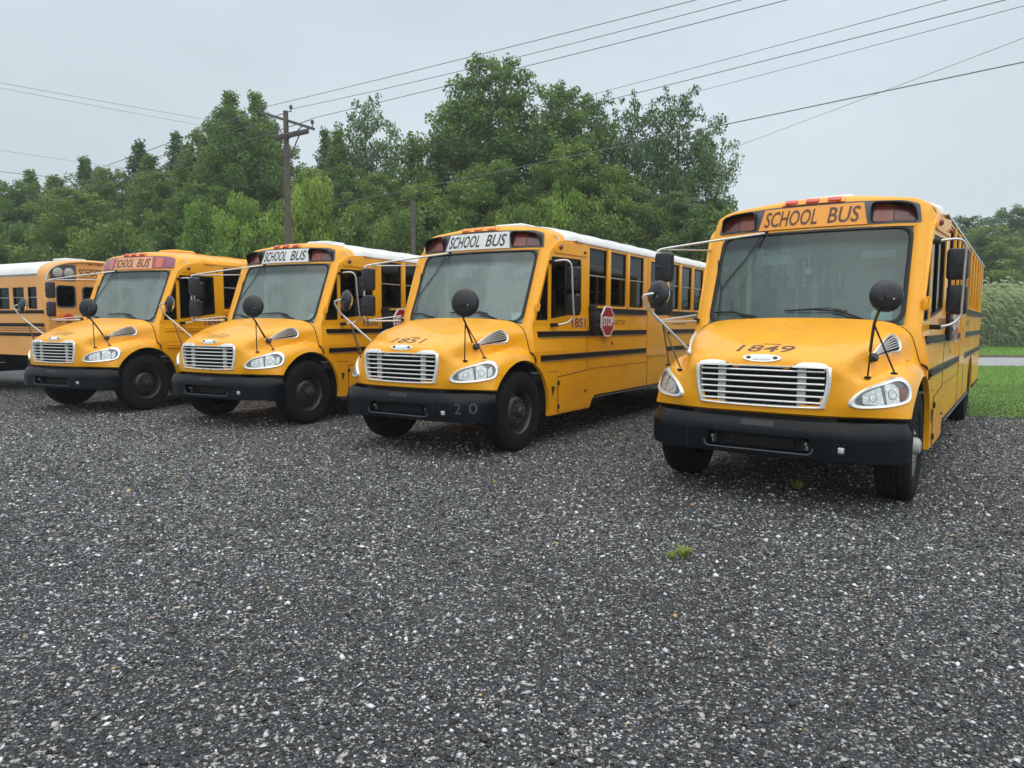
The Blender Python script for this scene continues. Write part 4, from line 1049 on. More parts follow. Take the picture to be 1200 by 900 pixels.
# ------------------------------------------------------------------ ground
def ray(px, py):
    u, v = (px-600)/F, -(py-450)/F; c, s = math.cos(R(PITCH)), math.sin(R(PITCH))
    return Vector((u, c+v*s, v*c-s))
def at(px, py, Yd):
    d = ray(px, py); return Vector((0, 0, CH))+d*(Yd/d.y)
def ground_at(px, py):
    d = ray(px, py); return Vector((0, 0, CH))+d*(-CH/d.z)
def structure(name, verts, faces, m_):
    me = bpy.data.meshes.new(name); me.from_pydata(verts, [], faces); me.materials.append(m_); o = bpy.data.objects.new(name, me); col.objects.link(o); o['kind'] = 'structure'; return o

def gravel_mat():
    m = bpy.data.materials.new('gravel_ground'); m.use_nodes = True; t = m.node_tree; p = t.nodes['Principled BSDF']
    c = t.nodes.new('ShaderNodeTexCoord'); ln = t.links.new
    def vor(scale):
        v = t.nodes.new('ShaderNodeTexVoronoi'); v.inputs['Scale'].default_value = scale; ln(c.outputs['Object'], v.inputs['Vector']); return v
    v1 = vor(90); v2 = vor(46)
    sp = t.nodes.new('ShaderNodeSeparateColor'); ln(v1.outputs['Color'], sp.inputs[0])
    r = t.nodes.new('ShaderNodeValToRGB'); r.color_ramp.interpolation = 'CONSTANT'; el = r.color_ramp.elements
    el[0].position = 0; el[0].color = (.016, .017, .018, 1); el[1].position = .42; el[1].color = (.038, .039, .042, 1)
    for ps, cc in ((.68, (.065, .066, .07)), (.82, (.14, .14, .14)), (.915, (.32, .32, .31)), (.97, (.55, .54, .52))): x = el.new(ps); x.color = (*cc, 1)
    ln(sp.outputs[0], r.inputs[0])
    sp2 = t.nodes.new('ShaderNodeSeparateColor'); ln(v2.outputs['Color'], sp2.inputs[0])
    r2 = t.nodes.new('ShaderNodeValToRGB'); r2.color_ramp.interpolation = 'CONSTANT'; r2.color_ramp.elements[0].color = (0, 0, 0, 1); r2.color_ramp.elements[1].position = .955; r2.color_ramp.elements[1].color = (1, 1, 1, 1)
    ln(sp2.outputs[1], r2.inputs[0])
    mx = t.nodes.new('ShaderNodeMix'); mx.data_type = 'RGBA'; ln(r2.outputs[0], mx.inputs[0]); ln(r.outputs[0], mx.inputs[6]); mx.inputs[7].default_value = (.42, .41, .39, 1)
    n = t.nodes.new('ShaderNodeTexNoise'); n.inputs['Scale'].default_value = .55; n.inputs['Detail'].default_value = 5; ln(c.outputs['Object'], n.inputs['Vector'])
    q = t.nodes.new('ShaderNodeMapRange'); q.inputs[1].default_value = .3; q.inputs[2].default_value = .7; q.inputs[3].default_value = .78; q.inputs[4].default_value = 1.2; ln(n.outputs[0], q.inputs[0])
    sc_ = t.nodes.new('ShaderNodeVectorMath'); sc_.operation = 'SCALE'; ln(mx.outputs[2], sc_.inputs[0]); ln(q.outputs[0], sc_.inputs['Scale'])
    ln(sc_.outputs[0], p.inputs['Base Color']); p.inputs['Roughness'].default_value = .62
    b = t.nodes.new('ShaderNodeBump'); b.inputs['Strength'].default_value = .9; b.inputs['Distance'].default_value = .012; b.invert = True
    ln(v1.outputs['Distance'], b.inputs['Height']); ln(b.outputs[0], p.inputs['Normal'])
    return m
GRAVEL = gravel_mat()
def grass_mat(name, a, b_, scale):
    m = bpy.data.materials.new(name); m.use_nodes = True; t = m.node_tree; p = t.nodes['Principled BSDF']; c = t.nodes.new('ShaderNodeTexCoord')
    n = t.nodes.new('ShaderNodeTexNoise'); n.inputs['Scale'].default_value = scale; n.inputs['Detail'].default_value = 8; n.inputs['Roughness'].default_value = .7
    r = t.nodes.new('ShaderNodeValToRGB'); r.color_ramp.elements[0].position = .35; r.color_ramp.elements[1].position = .68; r.color_ramp.elements[0].color = (*a, 1); r.color_ramp.elements[1].color = (*b_, 1)
    t.links.new(c.outputs['Object'], n.inputs[0]); t.links.new(n.outputs[0], r.inputs[0]); t.links.new(r.outputs[0], p.inputs['Base Color']); p.inputs['Roughness'].default_value = .9
    bm_ = t.nodes.new('ShaderNodeBump'); bm_.inputs['Distance'].default_value = .05; t.links.new(n.outputs[0], bm_.inputs['Height']); t.links.new(bm_.outputs[0], p.inputs['Normal'])
    return m
LAWN = grass_mat('lawn', (.10, .19, .03), (.18, .31, .055), 1.2)
structure('ground', [(-1500, -600, -.008), (1500, -600, -.008), (1500, 2500, -.008), (-1500, 2500, -.008)], [(0, 1, 2, 3)], grass_mat('field', (.05, .10, .02), (.09, .16, .03), .4))
edge = [(60, 15.5), (26, 13.4), (16, 12.85), (12, 12.5), (9.4, 12.55), (8.6, 12.9), (8.1, 13.7), (7.6, 15.5), (7.0, 18), (5, 24), (1, 27.5), (-8, 31.5), (-18, 33.5), (-60, 35)]
fine = [(p[0], p[1]+rng.normal(0, .085)) for p in spline([(x, y, 0) for x, y in edge], 14)]
fine.sort(); nf = len(fine); strip = [(i, nf+i, nf+i+1, i+1) for i in range(nf-1)]
structure('gravel_lot', [(x, y, 0) for x, y in fine]+[(x, -25, 0) for x, y in fine], strip, GRAVEL)
structure('lawn', [(x, y, -.004) for x, y in fine]+[(x, 150, -.004) for x, y in fine], [f[::-1] for f in strip], LAWN)
road = mat('road', (.30, .30, .305), .8, noise=.12, nscale=1.5, bump=.2, bscale=30)
ROADY = (28.6, 36.2)
structure('road', [(-150, ROADY[0]+5, .004), (20, ROADY[0], .004), (150, ROADY[0]-3, .004), (150, ROADY[1]-3, .004), (20, ROADY[1], .004), (-150, ROADY[1]+5, .004)], [(0, 1, 4, 5), (1, 2, 3, 4)], road)
structure('road_verge', [(-150, ROADY[1]+5, .006), (20, ROADY[1], .006), (150, ROADY[1]-3, .006), (150, ROADY[1]-2.5, .10), (20, ROADY[1]+.5, .10), (-150, ROADY[1]+5.5, .10)], [(0, 1, 4, 5), (1, 2, 3, 4)], mat('verge_dark', (.06, .05, .03), .9, noise=.4, nscale=3))  # dark sloping strip along the far edge of the road

# loose stones lying on the lot
def gravel_stones():
    groups = ((2.1, 5.0, 4200, .0049), (5.0, 8.0, 1500, .0072), (8.0, 13.0, 560, .0095), (13.0, 20.0, 230, .0125), (2.1, 13.0, 95, .0098))
    C_, S_, = [], []
    for d0, d1, dens, sz in groups:
        area = .75*2*(d1*d1-d0*d0)/2*1.08; n = int(dens*area)
        d = np.sqrt(rng.uniform(d0*d0, d1*d1, n)); u = rng.uniform(-.80, .80, n)
        C_.append(np.stack([u*d, d, np.zeros(n)], 1)); S_.append(sz*np.exp(rng.normal(0, .38, n)))
    C = np.concatenate(C_); S = np.concatenate(S_); n = len(C)
    big = rng.random(n) < .012; S[big] *= 1.9
    S = np.minimum(S, .021)
    base = np.array([[1, 0, 0], [0, 1, 0], [-1, 0, 0], [0, -1, 0], [0, 0, 1], [0, 0, -1]], float)
    V = base[None]*np.stack([rng.uniform(.75, 1.5, n), rng.uniform(.6, 1.1, n), rng.uniform(.4, .8, n)], 1)[:, None, :]
    V = V+rng.normal(0, .22, V.shape)
    th = rng.uniform(0, 6.283, n); tx = rng.normal(0, .35, n)
    y2 = V[..., 1]*np.cos(tx)[:, None]-V[..., 2]*np.sin(tx)[:, None]; z2 = V[..., 1]*np.sin(tx)[:, None]+V[..., 2]*np.cos(tx)[:, None]
    x3 = V[..., 0]*np.cos(th)[:, None]-y2*np.sin(th)[:, None]; y3 = V[..., 0]*np.sin(th)[:, None]+y2*np.cos(th)[:, None]
    V = np.stack([x3, y3, z2], -1)*S[:, None, None]
    V += C[:, None, :]; V[..., 2] += (S*.28)[:, None]
    fc = np.array([[0, 1, 4], [1, 2, 4], [2, 3, 4], [3, 0, 4], [1, 0, 5], [2, 1, 5], [3, 2, 5], [0, 3, 5]])
    Fx = (fc[None]+6*np.arange(n)[:, None, None]).reshape(-1, 3)
    me = bpy.data.meshes.new('gravel'); me.vertices.add(n*6); me.vertices.foreach_set('co', V.reshape(-1).astype(np.float32))
    me.loops.add(len(Fx)*3); me.loops.foreach_set('vertex_index', Fx.reshape(-1).astype(np.int32))
    me.polygons.add(len(Fx)); me.polygons.foreach_set('loop_start', np.arange(0, len(Fx)*3, 3, dtype=np.int32)); me.update(calc_edges=True)
    fld = np.sin(C[:, 0]*.9+1.3*np.sin(C[:, 1]*.55))*np.sin(C[:, 1]*1.1+.7*np.sin(C[:, 0]*1.7))+.6*np.sin(C[:, 0]*2.7+C[:, 1]*1.9)*np.sin(C[:, 1]*3.1-C[:, 0]*1.2)
    k = np.clip(rng.random(n)+.035*fld, 0, 1); g = np.where(k < .52, rng.uniform(.014, .036, n), np.where(k < .78, rng.uniform(.035, .085, n), np.where(k < .905, rng.uniform(.10, .22, n), rng.uniform(.24, .56, n))))
    ns = int(95*.75*2*(169-4.41)/2*1.08); g[-ns:] = rng.uniform(.30, .72, ns)*(rng.random(ns) < .8)+.05     # the sparse larger pale chips
    colr = np.stack([g*.97, g*1.0, g*1.03], 1)
    tan = rng.random(n) < .006; colr[tan] = np.array([.52, .38, .18])*rng.uniform(.7, 1.1, (tan.sum(), 1))
    tan = rng.random(n) < .0012; colr[tan] = np.array([.45, .22, .10])
    warm = (g > .28) & (rng.random(n) < .3); colr[warm] *= np.array([1.03, .99, .88])
    g0 = ground_at(545, 715); dd = ((C[:, 0]-g0.x)/.30)**2+((C[:, 1]-g0.y)/.34)**2; k_ = np.exp(-dd*1.5)[:, None]*.45   # dusty patch
    colr = colr*(1-k_)+np.array([.17, .175, .18])*k_
    a = me.color_attributes.new('stone', 'FLOAT_COLOR', 'POINT'); a.data.foreach_set('color', np.concatenate([np.repeat(colr, 6, 0), np.ones((n*6, 1))], 1).reshape(-1).astype(np.float32))
    m = mat('stone', (.1, .1, .1), .55); at_ = m.node_tree.nodes.new('ShaderNodeAttribute'); at_.attribute_name = 'stone'
    m.node_tree.links.new(at_.outputs['Color'], m.node_tree.nodes['Principled BSDF'].inputs['Base Color'])
    me.materials.append(m); o = bpy.data.objects.new('gravel', me); col.objects.link(o); o['kind'] = 'stuff'; o['label'] = 'loose dark gravel with pale flecks covering the lot'
gravel_stones()

# ------------------------------------------------------------------ foliage
def leaf_mat(name, a, b_, trans=.35, rough=.55):
    m = bpy.data.materials.new(name); m.use_nodes = True; t = m.node_tree; t.nodes.clear(); ln = t.links.new
    at_ = t.nodes.new('ShaderNodeAttribute'); at_.attribute_name = 'leaf'
    oi = t.nodes.new('ShaderNodeObjectInfo')
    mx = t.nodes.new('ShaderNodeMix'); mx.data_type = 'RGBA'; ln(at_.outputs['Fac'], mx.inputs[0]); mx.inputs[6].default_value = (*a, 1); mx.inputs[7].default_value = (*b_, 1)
    hs = t.nodes.new('ShaderNodeHueSaturation'); ln(mx.outputs[2], hs.inputs['Color'])
    mr = t.nodes.new('ShaderNodeMapRange'); ln(oi.outputs['Random'], mr.inputs[0]); mr.inputs[3].default_value = .485; mr.inputs[4].default_value = .515; ln(mr.outputs[0], hs.inputs['Hue'])
    mr = t.nodes.new('ShaderNodeMapRange'); ln(oi.outputs['Random'], mr.inputs[0]); mr.inputs[3].default_value = 1.15; mr.inputs[4].default_value = .85; ln(mr.outputs[0], hs.inputs['Value'])
    d = t.nodes.new('ShaderNodeBsdfPrincipled'); ln(hs.outputs[0], d.inputs['Base Color']); d.inputs['Roughness'].default_value = rough
    tr = t.nodes.new('ShaderNodeBsdfTranslucent'); ln(hs.outputs[0], tr.inputs[0])
    ms = t.nodes.new('ShaderNodeMixShader'); ms.inputs[0].default_value = trans; ln(d.outputs[0], ms.inputs[1]); ln(tr.outputs[0], ms.inputs[2])
    o = t.nodes.new('ShaderNodeOutputMaterial'); ln(ms.outputs[0], o.inputs[0]); return m
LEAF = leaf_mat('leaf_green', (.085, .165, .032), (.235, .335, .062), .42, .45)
LEAFB = leaf_mat('leaf_bright', (.14, .26, .035), (.30, .43, .065), .42, .45)
LEAFD = leaf_mat('leaf_dark', (.060, .130, .040), (.155, .250, .078), .40, .45)
BARK = mat('bark', (.11, .09, .07), .9, noise=.5, nscale=6, bump=.6, bscale=20)

def np_mesh(name, V, Fc, m_, attr=None):
    k = Fc.shape[1]; me = bpy.data.meshes.new(name); me.vertices.add(len(V)); me.vertices.foreach_set('co', V.reshape(-1).astype(np.float32))
    me.loops.add(Fc.size); me.loops.foreach_set('vertex_index', Fc.reshape(-1).astype(np.int32))
    me.polygons.add(len(Fc)); me.polygons.foreach_set('loop_start', np.arange(0, Fc.size, k, dtype=np.int32)); me.update(calc_edges=True)
    if attr is not None:
        a = me.attributes.new('leaf', 'FLOAT', 'POINT'); a.data.foreach_set('value', attr.astype(np.float32))
    me.materials.append(m_); return me
def leaf_quads(P, size, rs, tone):
    """one rhombic, slightly folded leaf face per point"""
    n = len(P); nr = rs.normal(0, 1, (n, 3)); nr[:, 2] = np.abs(nr[:, 2])*.9+.25; nr /= np.linalg.norm(nr, axis=1)[:, None]
    a = rs.normal(0, 1, (n, 3)); a -= (a*nr).sum(1)[:, None]*nr; a /= np.linalg.norm(a, axis=1)[:, None]; b = np.cross(nr, a)
    s = size*np.exp(rs.normal(0, .28, n))[:, None]
    V = np.stack([P-a*s*.75, P-b*s*.5+nr*s*.12, P+a*s*.75, P+b*s*.5+nr*s*.12], 1).reshape(-1, 3)
    return V, np.arange(n*4).reshape(-1, 4), np.repeat(tone, 4)
def make_tree(seed, H, Rr, kind):
    """trunk+limbs mesh and crown mesh; kind: shape of the crown"""
    rs = np.random.default_rng(seed); mb = MB()
    lean = rs.normal(0, .018, 2); trunk = []
    for k in range(9): t = k/8; trunk.append((lean[0]*t*H+rs.normal(0, .05)*t, lean[1]*t*H+rs.normal(0, .05)*t, H*.96*t))
    tr = [max(.02, (.013*H)*(1-.93*(k/8)**.8)) for k in range(9)]; mb.tube(trunk, tr, 7)
    T = np.array(trunk); pts = []; tone = []
    nl = {'spire': 82, 'oval': 92, 'open': 64, 'bush': 46}[kind]
    for i in range(nl):
        t0 = {'spire': .10, 'oval': .12, 'open': .16, 'bush': .04}[kind]; t = t0+(.985-t0)*((i+rs.random())/nl)**.85
        env = {'spire': (1-t)**.92*1.25+.03, 'oval': math.sin(math.pi*min(1, .12+.86*t))**.62 if t > .5 else .72+.28*(t/.5), 'open': (math.sin(math.pi*(.15+.80*t))**.55), 'bush': math.sqrt(max(.02, 1-(t*.98)**2))}[kind]
        rad = Rr*max(env, .10)*rs.uniform(.62, 1.18)
        az = i*2.39996+rs.normal(0, .3); el = rs.uniform(.45, 1.0) if kind != 'bush' else rs.uniform(.1, .8)
        j = t*8; q0 = np.array([np.interp(j, range(9), T[:, c]) for c in range(3)])
        drop = rad*math.tan(el)*.55; q0z = max(.3, q0[2]-drop*.8); q0 = np.array([q0[0], q0[1], q0z])
        tip = q0+np.array([math.cos(az)*rad, math.sin(az)*rad, drop]); mid = (q0+tip)/2+np.array([0, 0, -.08*rad])
        if i % 2 == 0 or kind == 'open': mb.tube([q0, mid, tip], [.012*rad+.025, .008*rad+.016, .01], 4, caps=False)
        nc = 3 if rad > 1.3 else 2
        for c in range(nc+1):
            f = .38+.62*c/nc if nc else 1; ctr = q0+(tip-q0)*f+rs.normal(0, .16*rad**.5, 3)
            cr_ = (.34+.20*rad**.55)*rs.uniform(.7, 1.25)*(.9 if kind == 'open' else 1)*(.55+.45*min(1, (1-t)*(2.6 if kind == 'spire' else 5)))
            m_ = int({'spire': 120, 'oval': 135, 'open': 92, 'bush': 170}[kind]*cr_**1.7*2.4)
            g = rs.normal(0, 1, (m_, 3)); g /= np.linalg.norm(g, axis=1)[:, None]; g *= (rs.random(m_)**.42)[:, None]
            g *= np.array([cr_*1.1, cr_*1.1, cr_*(.85 if kind != 'spire' else 1.1)])
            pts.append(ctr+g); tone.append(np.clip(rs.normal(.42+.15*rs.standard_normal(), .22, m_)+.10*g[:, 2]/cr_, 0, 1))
    P = np.concatenate(pts); tn = np.concatenate(tone); k = P[:, 2] > .1; P = P[k]; tn = tn[k]
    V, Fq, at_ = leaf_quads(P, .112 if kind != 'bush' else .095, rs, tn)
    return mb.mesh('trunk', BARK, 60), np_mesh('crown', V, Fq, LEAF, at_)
protos = {}
for nm_, seed, H, Rr, kd in (('s1', 1, 15, 2.9, 'spire'), ('s2', 2, 15, 2.5, 'spire'), ('o1', 3, 16, 3.6, 'oval'), ('o2', 4, 16, 3.3, 'oval'), ('p1', 5, 15, 3.7, 'open'), ('p2', 8, 15, 3.3, 'open'), ('b1', 6, 6, 2.9, 'bush'), ('b2', 7, 6, 2.5, 'bush')):
    protos[nm_] = (make_tree(seed, H, Rr, kd), H, Rr)
def plant_tree(px, topy, Yd, wpx, pk, leaf, label, name='tree', group='trees along the edge of the wood'):
    (tm, cm), H, Rr = protos[pk]; top = at(px, topy, Yd); h = top.z; s = h/(H*.965)
    o = empty(name, (top.x, top.y, 0), rnd.random()*6.28); tag(o, label, 'tree' if name == 'tree' else 'shrub', group)
    wr = wpx*((1.5 if pk[0] == 's' else 1.3) if name == 'tree' else 1.1)/F*Yd/2/(Rr*1.05); o.scale = (wr, wr, s)
    t = bpy.data.objects.new('trunk', tm); col.objects.link(t); t.parent = o
    c = bpy.data.objects.new('crown', cm); col.objects.link(c); c.parent = o
    if leaf is not LEAF: c.material_slots[0].link = 'OBJECT'; c.material_slots[0].material = leaf
TR = [ # px, top y, depth, width px, proto, leaf, label
 (16, 222, 55, 80, 'o2', LEAF, 'rounded tree filling the wood edge below the left end trees'),
 (62, 208, 61, 60, 's2', LEAF, 'narrow tree close behind the left end trees'), (113, 200, 60, 60, 's1', LEAFD, 'dark narrow tree beside the slim pointed one'),
 (100, 232, 50, 90, 'o1', LEAF, 'broad low tree over the gap between the first two buses'), (178, 184, 56, 70, 's1', LEAF, 'mid height tree between the two dark spires'),
 (222, 170, 53, 70, 's2', LEAF, 'tree between the second dark spire and the tall clump'), (288, 128, 51, 90, 'o1', LEAF, 'leafy body of the tall clump left of the pole'),
 (318, 140, 56, 66, 's1', LEAF, 'pointed tree just behind the crossarms'), (398, 150, 50, 64, 's2', LEAF, 'pointed tree between the pole and the open crowned tree'),
 (1160, 262, 76, 80, 'o2', LEAF, 'lower green tree just above the reeds at right'),
 (-22, 196, 66, 70, 's1', LEAF, 'tree cut by the left edge of the view, outermost of the tree line'),
 (38, 202, 64, 62, 's2', LEAF, 'small tree with a rounded top, first whole tree from the left'),
 (70, 212, 70, 60, 's1', LEAFD, 'dark low tree between the two left end trees'),
 (98, 186, 62, 62, 's1', LEAF, 'slim pointed tree third from the left end of the wood'),
 (128, 204, 58, 60, 'o2', LEAF, 'low tree in front of the two pointed trees at left'),
 (158, 167, 60, 66, 's2', LEAFD, 'dark pointed tree above the second bus from the left'),
 (202, 157, 57, 58, 's1', LEAFD, 'dark spire shaped tree left of the tall clump by the utility pole'),
 (185, 212, 51, 80, 'o1', LEAF, 'broad low tree in front of the dark spire trees'),
 (243, 150, 54, 64, 'o2', LEAF, 'leafy tree on the left flank of the tall clump'),
 (272, 106, 53, 74, 's1', LEAF, 'tallest pointed tree left of the utility pole'),
 (301, 108, 54, 72, 's2', LEAF, 'tall tree right beside the utility pole, sharing the clump top'),
 (240, 222, 46, 90, 'o2', LEAF, 'bushy low tree in front of the tall clump'),
 (330, 168, 52, 70, 'o2', LEAF, 'tree directly behind the utility pole'),
 (378, 150, 54, 58, 's2', LEAFD, 'dark slim tree just right of the utility pole'),
 (352, 196, 49, 70, 'o1', LEAF, 'full tree behind the pole and its bright shrub'),
 (432, 118, 52, 84, 'p1', LEAFD, 'open crowned tree with bare top twigs, right of the pole'),
 (410, 190, 48, 70, 'o2', LEAF, 'low leafy tree under the open crowned tree'),
 (482, 160, 50, 82, 'p2', LEAF, 'loose tree filling the gap left of the tallest tree'),
 (455, 205, 47, 80, 'o1', LEAF, 'low broad tree above the third bus roof'),
 (540, 118, 50, 96, 'o2', LEAF, 'left shoulder of the tallest group above bus 1851'),
 (598, 62, 49, 118, 'o1', LEAF, 'tallest tree of the wood, above bus 1851'),
 (655, 96, 47, 92, 'o2', LEAF, 'right shoulder tree beside the tallest tree'),
 (505, 210, 45, 88, 'o1', LEAF, 'low tree behind the sign board of bus 1851'),
 (575, 190, 44, 110, 'o2', LEAF, 'broad green tree low in front of the tallest tree'),
 (652, 170, 44, 100, 'o1', LEAF, 'light green full tree above the roof of bus 1851'),
 (705, 108, 48, 72, 'p2', LEAFD, 'dark airy tree with sky showing through, left of the leaning pair'),
 (750, 112, 47, 78, 'p1', LEAFD, 'airy tree in the middle of the open right end group'),
 (795, 104, 46, 84, 'p1', LEAFD, 'open tree with a jagged top near the right end of the wood'),
 (833, 145, 45, 66, 'p2', LEAFD, 'last dark tree at the right end of the wood'),
 (715, 190, 44, 80, 'o2', LEAF, 'low tree between the airy trees and the bus roof'),
 (790, 225, 43, 90, 'o1', LEAFD, 'dark low tree beside bus 1849 at the end of the wood'),
 (845, 232, 44, 66, 'o2', LEAFD, 'low tree tucked behind the left edge of bus 1849'),
 (1128, 250, 92, 70, 'o2', LEAFD, 'dark rounded tree beyond the reeds, nearest bus 1849'),
 (1188, 236, 84, 88, 'o1', LEAFD, 'large dark tree beyond the reeds at the right edge'),
 (1236, 250, 84, 80, 'o2', LEAFD, 'tree cut by the right edge of the view, beyond the reeds'),
 (1085, 262, 92, 70, 'o1', LEAFD, 'rounded tree behind the roof of bus 1849'),
]
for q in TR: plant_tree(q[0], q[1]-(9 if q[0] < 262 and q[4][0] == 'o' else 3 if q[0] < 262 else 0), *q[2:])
SH = [(10, 262, 50, 90, 'b1', LEAF, 'shrub under the left end of the tree line'), (78, 268, 48, 90, 'b2', LEAF, 'shrub above the roof of the old bus'), (140, 262, 47, 90, 'b1', LEAF, 'green shrub over the second bus from the left'), (196, 250, 45, 90, 'b2', LEAF, 'shrub left of the bright bushes'),
 (232, 236, 43, 66, 'b1', LEAFB, 'yellow green shrub left of the utility pole'), (282, 232, 42, 74, 'b2', LEAFB, 'yellow green shrub just left of the pole foot'), (370, 208, 43, 72, 'b1', LEAFB, 'bright yellow green shrub right of the utility pole'), (325, 246, 42, 60, 'b2', LEAFB, 'low bright shrub at the pole foot'),
 (420, 240, 42, 80, 'b2', LEAF, 'green shrub behind the third bus roof'), (478, 246, 41, 80, 'b1', LEAF, 'green shrub left of the white sign board of bus 1851'), (540, 244, 41, 90, 'b2', LEAF, 'shrub behind the front of bus 1851'), (600, 240, 41, 90, 'b1', LEAF, 'shrub behind the roof hatch of bus 1851'),
 (655, 222, 42, 86, 'b1', LEAFB, 'bright leafy shrub above the roof of bus 1851'), (715, 232, 42, 84, 'b2', LEAF, 'shrub over the rear roof of bus 1851'), (770, 240, 42, 84, 'b1', LEAF, 'shrub beside the mirror arm of bus 1849'), (835, 244, 42, 80, 'b2', LEAF, 'last shrub at the right end of the wood')]
for q in SH: plant_tree(*q, name='shrub', group='shrubs under the tree line')

def blades(name, n, xr, yr, h, wd, m_, label, droop=.35, seed=3, clump=0, z0=0, filt=None, seg=3):
    rs = np.random.default_rng(seed); x = rs.uniform(*xr, n); y = rs.uniform(*yr, n)
    if filt is not None: k = filt(x, y); x, y = x[k], y[k]; n = len(x)
    hh = h*np.exp(rs.normal(0, .22, n)); az = rs.uniform(0, 6.283, n); dr = np.abs(rs.normal(droop, droop*.5, n))*hh
    V = np.zeros((n, (seg+1)*2, 3)); sx, sy = -np.sin(az), np.cos(az)
    for k in range(seg+1):
        t = k/seg; ww = wd*(1-t**1.5)*.5+.0005; cx = x+np.cos(az)*dr*t*t; cy = y+np.sin(az)*dr*t*t; cz = z0+hh*(t-.35*t*t*dr/hh)
        for j, sgn in ((0, -1), (1, 1)): V[:, 2*k+j] = np.stack([cx+sgn*sx*ww, cy+sgn*sy*ww, cz], 1)
    f = np.array([[2*k, 2*k+1, 2*k+3, 2*k+2] for k in range(seg)]); Fq = (f[None]+(seg+1)*2*np.arange(n)[:, None, None]).reshape(-1, 4)
    tone = np.repeat(np.clip(rs.normal(.5, .28, n), 0, 1), (seg+1)*2)
    o = bpy.data.objects.new(name, np_mesh(name, V.reshape(-1, 3), Fq, m_, tone)); col.objects.link(o); o['kind'] = 'stuff'; o['label'] = label; return o
GRM = leaf_mat('grass_blade', (.13, .24, .04), (.26, .42, .08), .4)
RDM = leaf_mat('reed_blade', (.07, .13, .045), (.42, .48, .26), .35, .7)
ex = np.array([p[0] for p in fine]); ey = np.array([p[1] for p in fine])
fr_ = ex > 8.0; o_ = np.argsort(ex[fr_]); exs, eys = ex[fr_][o_], ey[fr_][o_]
blades('grass', 60000, (8.1, 26), (12.5, 28.4), .085, .012, GRM, 'short green lawn grass between the lot and the road', seed=4, seg=2, filt=lambda x, y: (y > np.interp(x, exs, eys)-.05-.35*np.random.default_rng(2).random(len(x))**6) & (x/y < .82) & (x/y > .5))
blades('grass', 16000, (18, 46), (37, 52), .14, .03, GRM, 'grass strip beyond the road at the foot of the reeds', seed=5, seg=2, filt=lambda x, y: (x/y < .8) & (x/y > .55))
reeds = blades('reeds', 9000, (27, 50), (51, 60), 3.3, .035, leaf_mat('reed_stem', (.13, .19, .08), (.30, .34, .19), .4, .7), 'stand of tall pale green reeds beyond the road', droop=.22, seed=6, seg=4)
rs = np.random.default_rng(9)
def reed_leaves():
    n = 34000; x = rs.uniform(27, 50, n); y = rs.uniform(51, 60, n); z = rs.uniform(.0, 1, n)**.75*4.0*(1+.12*np.sin(x*1.1+y*.4)+.10*np.sin(x*3.3+y*1.7)+rs.normal(0, .05, n)); az = rs.normal(-.2, .7, n); Lf = rs.uniform(.5, 1.1, n)
    seg = 3; V = np.zeros((n, 8, 3)); rise = rs.uniform(.15, .8, n)
    for k in range(4):
        t = k/3; w_ = .13*(1-t)*.5+.003; cx = x+np.cos(az)*Lf*t*.9; cy = y+np.sin(az)*Lf*t*.6; cz = z+Lf*(rise*t-1.5*t*t)
        V[:, 2*k] = np.stack([cx, cy, cz-w_], 1); V[:, 2*k+1] = np.stack([cx, cy, cz+w_], 1)
    f = np.array([[2*k, 2*k+1, 2*k+3, 2*k+2] for k in range(3)]); Fq = (f[None]+8*np.arange(n)[:, None, None]).reshape(-1, 4)
    o = bpy.data.objects.new('reed_leaves', np_mesh('reed_leaves', V.reshape(-1, 3), Fq, RDM, np.repeat(np.clip(rs.normal(.05+.16*z, .42), 0, 1), 8))); col.objects.link(o); o['kind'] = 'stuff'; o['label'] = 'drooping leaves of the tall reeds beyond the road'
reed_leaves()
# weeds in the gravel
WM = leaf_mat('weed_leaf', (.20, .26, .05), (.36, .40, .09), .4)
def weed(px, py, sz, n, label, seed):
    g = ground_at(px, py); rs_ = np.random.default_rng(seed); P = []; 
    mb = MB()
    for k in range(n):
        az = rs_.uniform(0, 6.28); r_ = sz*rs_.uniform(.1, .7); b = Vector((math.cos(az)*r_*.6, math.sin(az)*r_*.6, 0)); h_ = sz*rs_.uniform(.4, 1.1); d = Vector((math.cos(az), math.sin(az), 0))
        w_ = Vector((-math.sin(az), math.cos(az), 0))*sz*.085
        m1 = b+d*h_*.35+Vector((0, 0, h_*.6)); tp = b+d*h_*.8+Vector((0, 0, h_*.75))
        mb.add([b-w_*.4, b+w_*.4, m1+w_, tp, m1-w_], [(0, 1, 2, 4), (4, 2, 3)])
    me = mb.mesh('weed', WM, 0); a = me.attributes.new('leaf', 'FLOAT', 'POINT'); a.data.foreach_set('value', np.clip(rs_.normal(.5, .3, len(me.vertices)), 0, 1).astype(np.float32))
    o = bpy.data.objects.new('weed', me); col.objects.link(o); o.location = (g.x, g.y, .005); tag(o, label, 'weed')
weed(801, 652, .085, 60, 'bright green weed tuft growing in the open gravel', 1); weed(788, 654, .055, 34, 'smaller weed sprig just left of the bright tuft', 2)
weed(580, 568, .05, 20, 'tiny pale weed in the gravel before bus 1851', 3); weed(935, 572, .10, 30, 'weed tuft in the shade under the front of bus 1849', 4)

